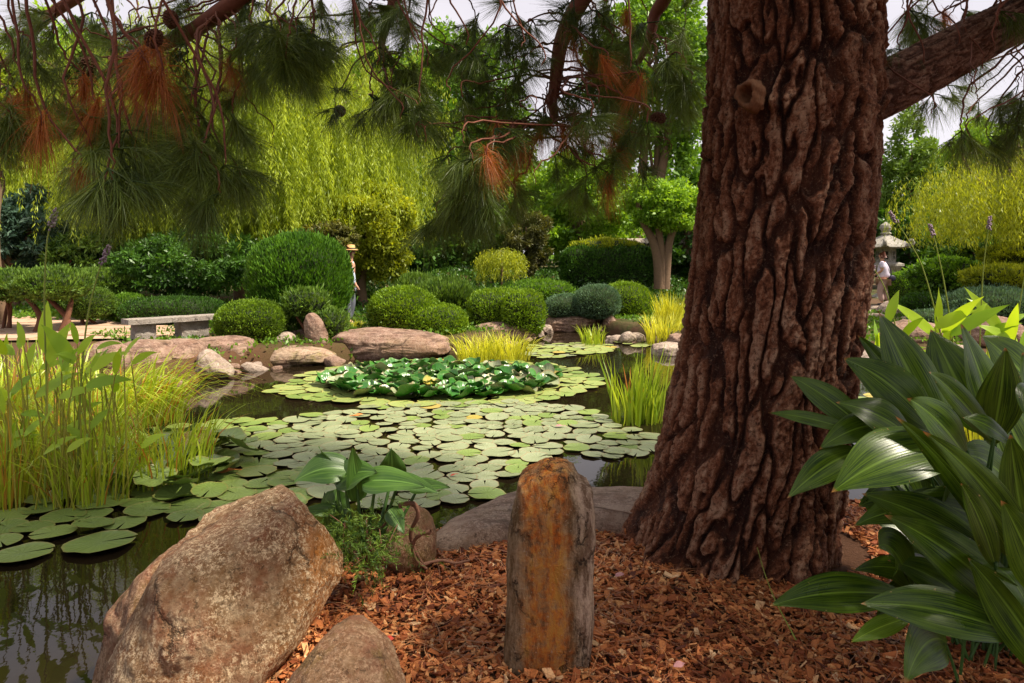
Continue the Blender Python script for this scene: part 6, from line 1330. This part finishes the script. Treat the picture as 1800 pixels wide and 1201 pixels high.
for i, (bx, by, tx, ty, wpx, bd, td, ar, nm, yg) in enumerate(AL):
    b = P(bx, by, bd); t_ = P(tx, ty, td); mb = MB(); w_ = wpx / 1200 * (bd + td) / 2 * .88
    b = b + (b - t_) * .10
    blade(mb, b, t_, w_, ar, np.asarray(nm, float) + r.normal(size=3) * .08, 26, 8, .20, .035, .46, 600 + i, pw=.78)
    lf = part('leaf', mb, M['aspi_y' if yg else 'aspi'], ai, sm=True, pa=True)
    # leaf stalk down to the clump
    g = np.array((1.80 + r.normal() * .12, 2.62 + r.normal() * .1, .28)); mb = MB(); V, F = tube(curve([g, (g + b) / 2 + (b - t_) * .12, b, b + (t_ - b) * .05], 10), np.linspace(.006, .0035, 10), 6); mb.add(V, F); part('stalk', mb, M['arum_stem'], lf, sm=True)
for i in range(64):     # darker leaves deep in the clump
    g = np.array((1.80 + r.normal() * .16, 2.66 + r.normal() * .14, .3)); az = r.uniform(0, 2 * np.pi); h = r.uniform(.35, .95); o_ = r.uniform(.15, .5)
    b = g + np.array((math.cos(az) * o_ * .5, math.sin(az) * o_ * .4 + .08, h * .55)); t_ = g + np.array((math.cos(az) * (o_ + .35), math.sin(az) * (o_ * .6 + .2) + .1, h * r.uniform(.5, 1.0)))
    if t_[0] / t_[1] < .50: continue
    mb = MB(); blade(mb, b, t_, r.uniform(.10, .16), (0, 0, .12), (r.normal() * .3, -.8, .6), 18, 6, .2, .04, .45, 700 + i); lf = part('leaf', mb, M['aspi'], ai, sm=True, pa=True)
    mb = MB(); V, F = tube(curve([g - (0, 0, .03), (g + b) / 2, b], 8), .005, 6); mb.add(V, F); part('stalk', mb, M['arum_stem'], lf, sm=True)

# slim grass blade by the trunk
mb = MB(); V, F = tube(curve([P(1402, 1130, 2.6), P(1365, 1060, 2.7), P(1345, 1010, 2.75), P(1331, 962, 2.8)], 14), np.linspace(.003, .0012, 14), 6); mb.add(V, F)
o = part('dry_grass', mb, M['stem_green'], origin=P(1402, 1110, 2.6), sm=True); tag(o, 'single thin dry blade of grass leaning before the pine trunk', 'grass')

# ------------------------------------------------------------------ arum / arrowhead plant with a juniper at its foot
D = 3.05; b0 = P(625, 985, D); ar = empty('arum_plant', (b0[0], b0[1], .3), 'broad heart leaved arum plant between largest boulder and small rounded rock', 'plant')
def arum(bx, by, d, stem0, L_, W_, az, el, nrm, seed, arch=.05):
    b = P(bx, by, d); s0 = P(*stem0, D); mb = MB(); V, F = tube(curve([s0, (s0 + b) / 2 + (0, 0, -.02), b], 10), np.linspace(.011, .006, 10), 8); mb.add(V, F); st_ = part('stem', mb, M['arum_stem'], ar, sm=True)
    dr = np.array((math.cos(az) * math.cos(el), -.3, math.sin(el))); mb = MB(); blade(mb, b - dr * L_ * .22, b + dr * L_ * .78, W_, (0, 0, arch), nrm, 18, 8, .30, .05, .34, seed, pw=.6); part('leaf', mb, M['arum'], ar, sm=True, pa=True)
arum(590, 830, D, (610, 960), .23, .15, 3.3, -.15, (0, -.75, .75), 1, .05)
arum(606, 845, D, (625, 960), .22, .13, .3, .30, (-.2, -.8, .6), 2)
arum(628, 860, D, (640, 970), .27, .10, 1.72, 1.35, (.6, -.8, .1), 3, .0)
arum(590, 830, D + .05, (612, 965), .20, .07, 2.4, 1.0, (-.7, -.7, .2), 4, .0)
arum(690, 832, D + .1, (655, 965), .17, .125, 1.5, 1.25, (.1, -1, .2), 5, 0)
arum(660, 850, D - .05, (640, 975), .29, .13, .05, .02, (0, -.7, .8), 6, .04)
arum(700, 850, D, (650, 975), .24, .09, .1, -.12, (0, -.7, .8), 7, .03)
arum(735, 858, D + .05, (660, 980), .20, .07, .25, .12, (0, -.8, .7), 8, .02)
arum(590, 880, D + .05, (615, 985), .22, .12, 4.5, -1.3, (0, -1, .2), 9, 0)
arum(575, 900, D, (618, 985), .18, .06, 3.4, .05, (0, -.7, .8), 10, .02)
arum(690, 905, D - .05, (640, 985), .16, .08, 5.3, -.6, (0, -.8, .6), 11, .02)
fmb = MB(); r = np.random.default_rng(510)
jp = empty('juniper_shrub', (P(640, 1010, 3.0)[0], 3.0, .3), 'low dark juniper sprays around the foot of the arum plant', 'shrub')
for k in range(150):
    c = P(r.normal(640, 36), r.normal(950, 30), 2.95 + r.normal() * .10); dr = unit(np.array((r.normal(), r.normal() * .6 - .2, r.normal() * .6 + .2)))
    n = 34; t = np.linspace(0, 1, n); p = c + np.outer(t, dr) * .11 + np.outer(t ** 2, (0, 0, -.03)); ax_ = unit(dr + rdir(n, r) * .9); V, F = leafquads(p, ax_, unit(np.cross(ax_, rdir(n, r))), np.full(n, .024), np.full(n, .0035)); fmb.add(V, F, np.clip(r.normal(.45, .25) + .1 * r.normal(size=n), 0, 1))
part('foliage', fmb, M['juniper'], jp, kind='stuff')
for k in range(12):
    s0 = P(r.normal(640, 20), 1000, 3.0); e = P(r.normal(640, 40), r.normal(940, 20), 2.95); mb = MB(); trunk_to(mb, s0, e, .006, .002, .03, 6, k); part('stem', mb, M['root'], jp, sm=True)
# twisted root stem
rt = empty('twisted_stem', P(745, 990, 3.0), 'bare twisted woody stem curling over the small rounded rock', 'root')
for pts, r0 in (([(700, 890), (725, 885), (735, 905), (722, 935), (728, 965), (745, 995)], .012), ([(757, 935), (735, 942), (725, 962), (732, 985), (750, 1000)], .010), ([(745, 992), (775, 985), (800, 990), (825, 985)], .008), ([(690, 905), (665, 930), (640, 920)], .006)):
    mb = MB(); c = curve([P(x, y, 3.02 + .02 * i) for i, (x, y) in enumerate(pts)], 20); V, F = tube(c, np.linspace(r0, r0 * .6, 20) * (1 + .15 * np.sin(np.arange(20) * 1.7)), 8); mb.add(V, F); part('root_branch', mb, M['root'], rt, sm=True)

# ------------------------------------------------------------------ bark mulch, needle litter
r = np.random.default_rng(520); n = 80000
p = np.column_stack([r.uniform(-2.0, 3.4, n), 1.75 + 3.0 * r.random(n) ** 1.25]); p = p[(pond_sd(p) > .03)]
d2 = np.hypot(p[:, 0] - 1.42, p[:, 1] - TD); p = p[d2 > .42]; n = len(p)
z = ground_z(p) + r.uniform(.0, .028, n); L_ = .006 + .019 * r.random(n) ** 1.7; W_ = L_ * r.uniform(.22, .6, n); Th = r.uniform(.0012, .004, n)
az = r.random(n) * 2 * np.pi; pit = r.normal(size=n) * .35; rol = r.normal(size=n) * .45
ex = np.column_stack([np.cos(az) * np.cos(pit), np.sin(az) * np.cos(pit), np.sin(pit)]); ey0 = np.column_stack([-np.sin(az), np.cos(az), np.zeros(n)]); ez0 = np.cross(ex, ey0)
ey = ey0 * np.cos(rol)[:, None] + ez0 * np.sin(rol)[:, None]; ez = np.cross(ex, ey); c = np.column_stack([p, z])
crn = []
jit = 1 + .35 * r.normal(size=(n, 4))
for i, (a, b_) in enumerate(((-1, -1), (1, -1), (1, 1), (-1, 1))):
    for s_ in (1, -1):
        crn.append(c + ex * (a * L_ * np.clip(jit[:, i], .4, 1.5))[:, None] + ey * (b_ * W_ * np.clip(jit[:, 3 - i], .3, 1.4))[:, None] + ez * (s_ * Th)[:, None])
Vc = np.stack(crn, 1).reshape(-1, 3); bi = (np.arange(n) * 8)[:, None]
fq = np.array([(0, 2, 4, 6), (0, 1, 3, 2), (2, 3, 5, 4), (4, 5, 7, 6), (6, 7, 1, 0)]); F = (bi[:, :, None] + fq[None]).reshape(-1, 4)
mb = MB(); mb.add(Vc, F, np.repeat(np.clip(r.normal(.5, .24, n) + .15 * noise(c * 3), 0, 1), 5)); o = part('bark_mulch', mb, M['chips']); tag(o, 'red brown wood chip mulch covering the ground under the pine', 'mulch', kind='stuff')
mb = MB(); n = 2600; q = np.column_stack([r.uniform(-1.4, 3.0, n), r.uniform(1.9, 4.2, n)]); q = q[pond_sd(q) > .05]; q = q[np.hypot(q[:, 0] - 1.42, q[:, 1] - TD) > .5]; n = len(q)
c = np.column_stack([q, ground_z(q) + .03]); az = r.random(n) * 6.28; dr = np.column_stack([np.cos(az), np.sin(az), np.zeros(n)]); sd_ = np.column_stack([-np.sin(az), np.cos(az), np.zeros(n)]); cur = r.normal(size=n) * .03
t = np.linspace(-1, 1, 6); pts = c[:, None] + dr[:, None] * (t[None] * r.uniform(.05, .12, n)[:, None])[:, :, None] + sd_[:, None] * (cur[:, None] * t[None] ** 2)[:, :, None] + np.array((0, 0, 1.))[None, None] * (np.abs(r.normal(size=n))[:, None] * .006 * (1 - t[None] ** 2))[:, :, None]
V = np.stack([pts - sd_[:, None] * .0013, pts + sd_[:, None] * .0013], 2).reshape(-1, 3); id_ = np.arange(n * 12).reshape(n, 6, 2); F = np.stack([id_[:, :-1, 0], id_[:, :-1, 1], id_[:, 1:, 1], id_[:, 1:, 0]], -1).reshape(-1, 4)
mb.add(V, F, np.repeat(r.random(n), 5)); o = part('fallen_needles', mb, M['needle_litter']); tag(o, 'long fallen pine needles scattered over the mulch', 'needles', kind='stuff')
for x, y, m_, lb_ in ((1090, 1015, pinkl, 'small mauve leaf on the mulch between standing stone and pine'), (1195, 1175, pinkl, 'pale pink leaf on the mulch at the bottom edge'), (683, 1130, redl, 'dark red leaf beside the low boulder in the mulch'), (768, 1028, orl, 'orange brown dry leaf on the mulch left of the standing stone'), (752, 982, redl, 'tiny bright red leaf at the foot of the twisted stem')):
    p = G(x, y, .34); mb = MB(); blade(mb, (p[0] - .022, p[1], .345), (p[0] + .022, p[1] + .01, .352), .028, (0, 0, .008), (0, -.2, 1), 6, 4, .3, .08, .45, x); o = part('fallen_leaf', mb, m_, origin=(p[0], p[1], .34), sm=True, pa=True); tag(o, lb_, 'leaf', 'fallen leaves on the mulch')
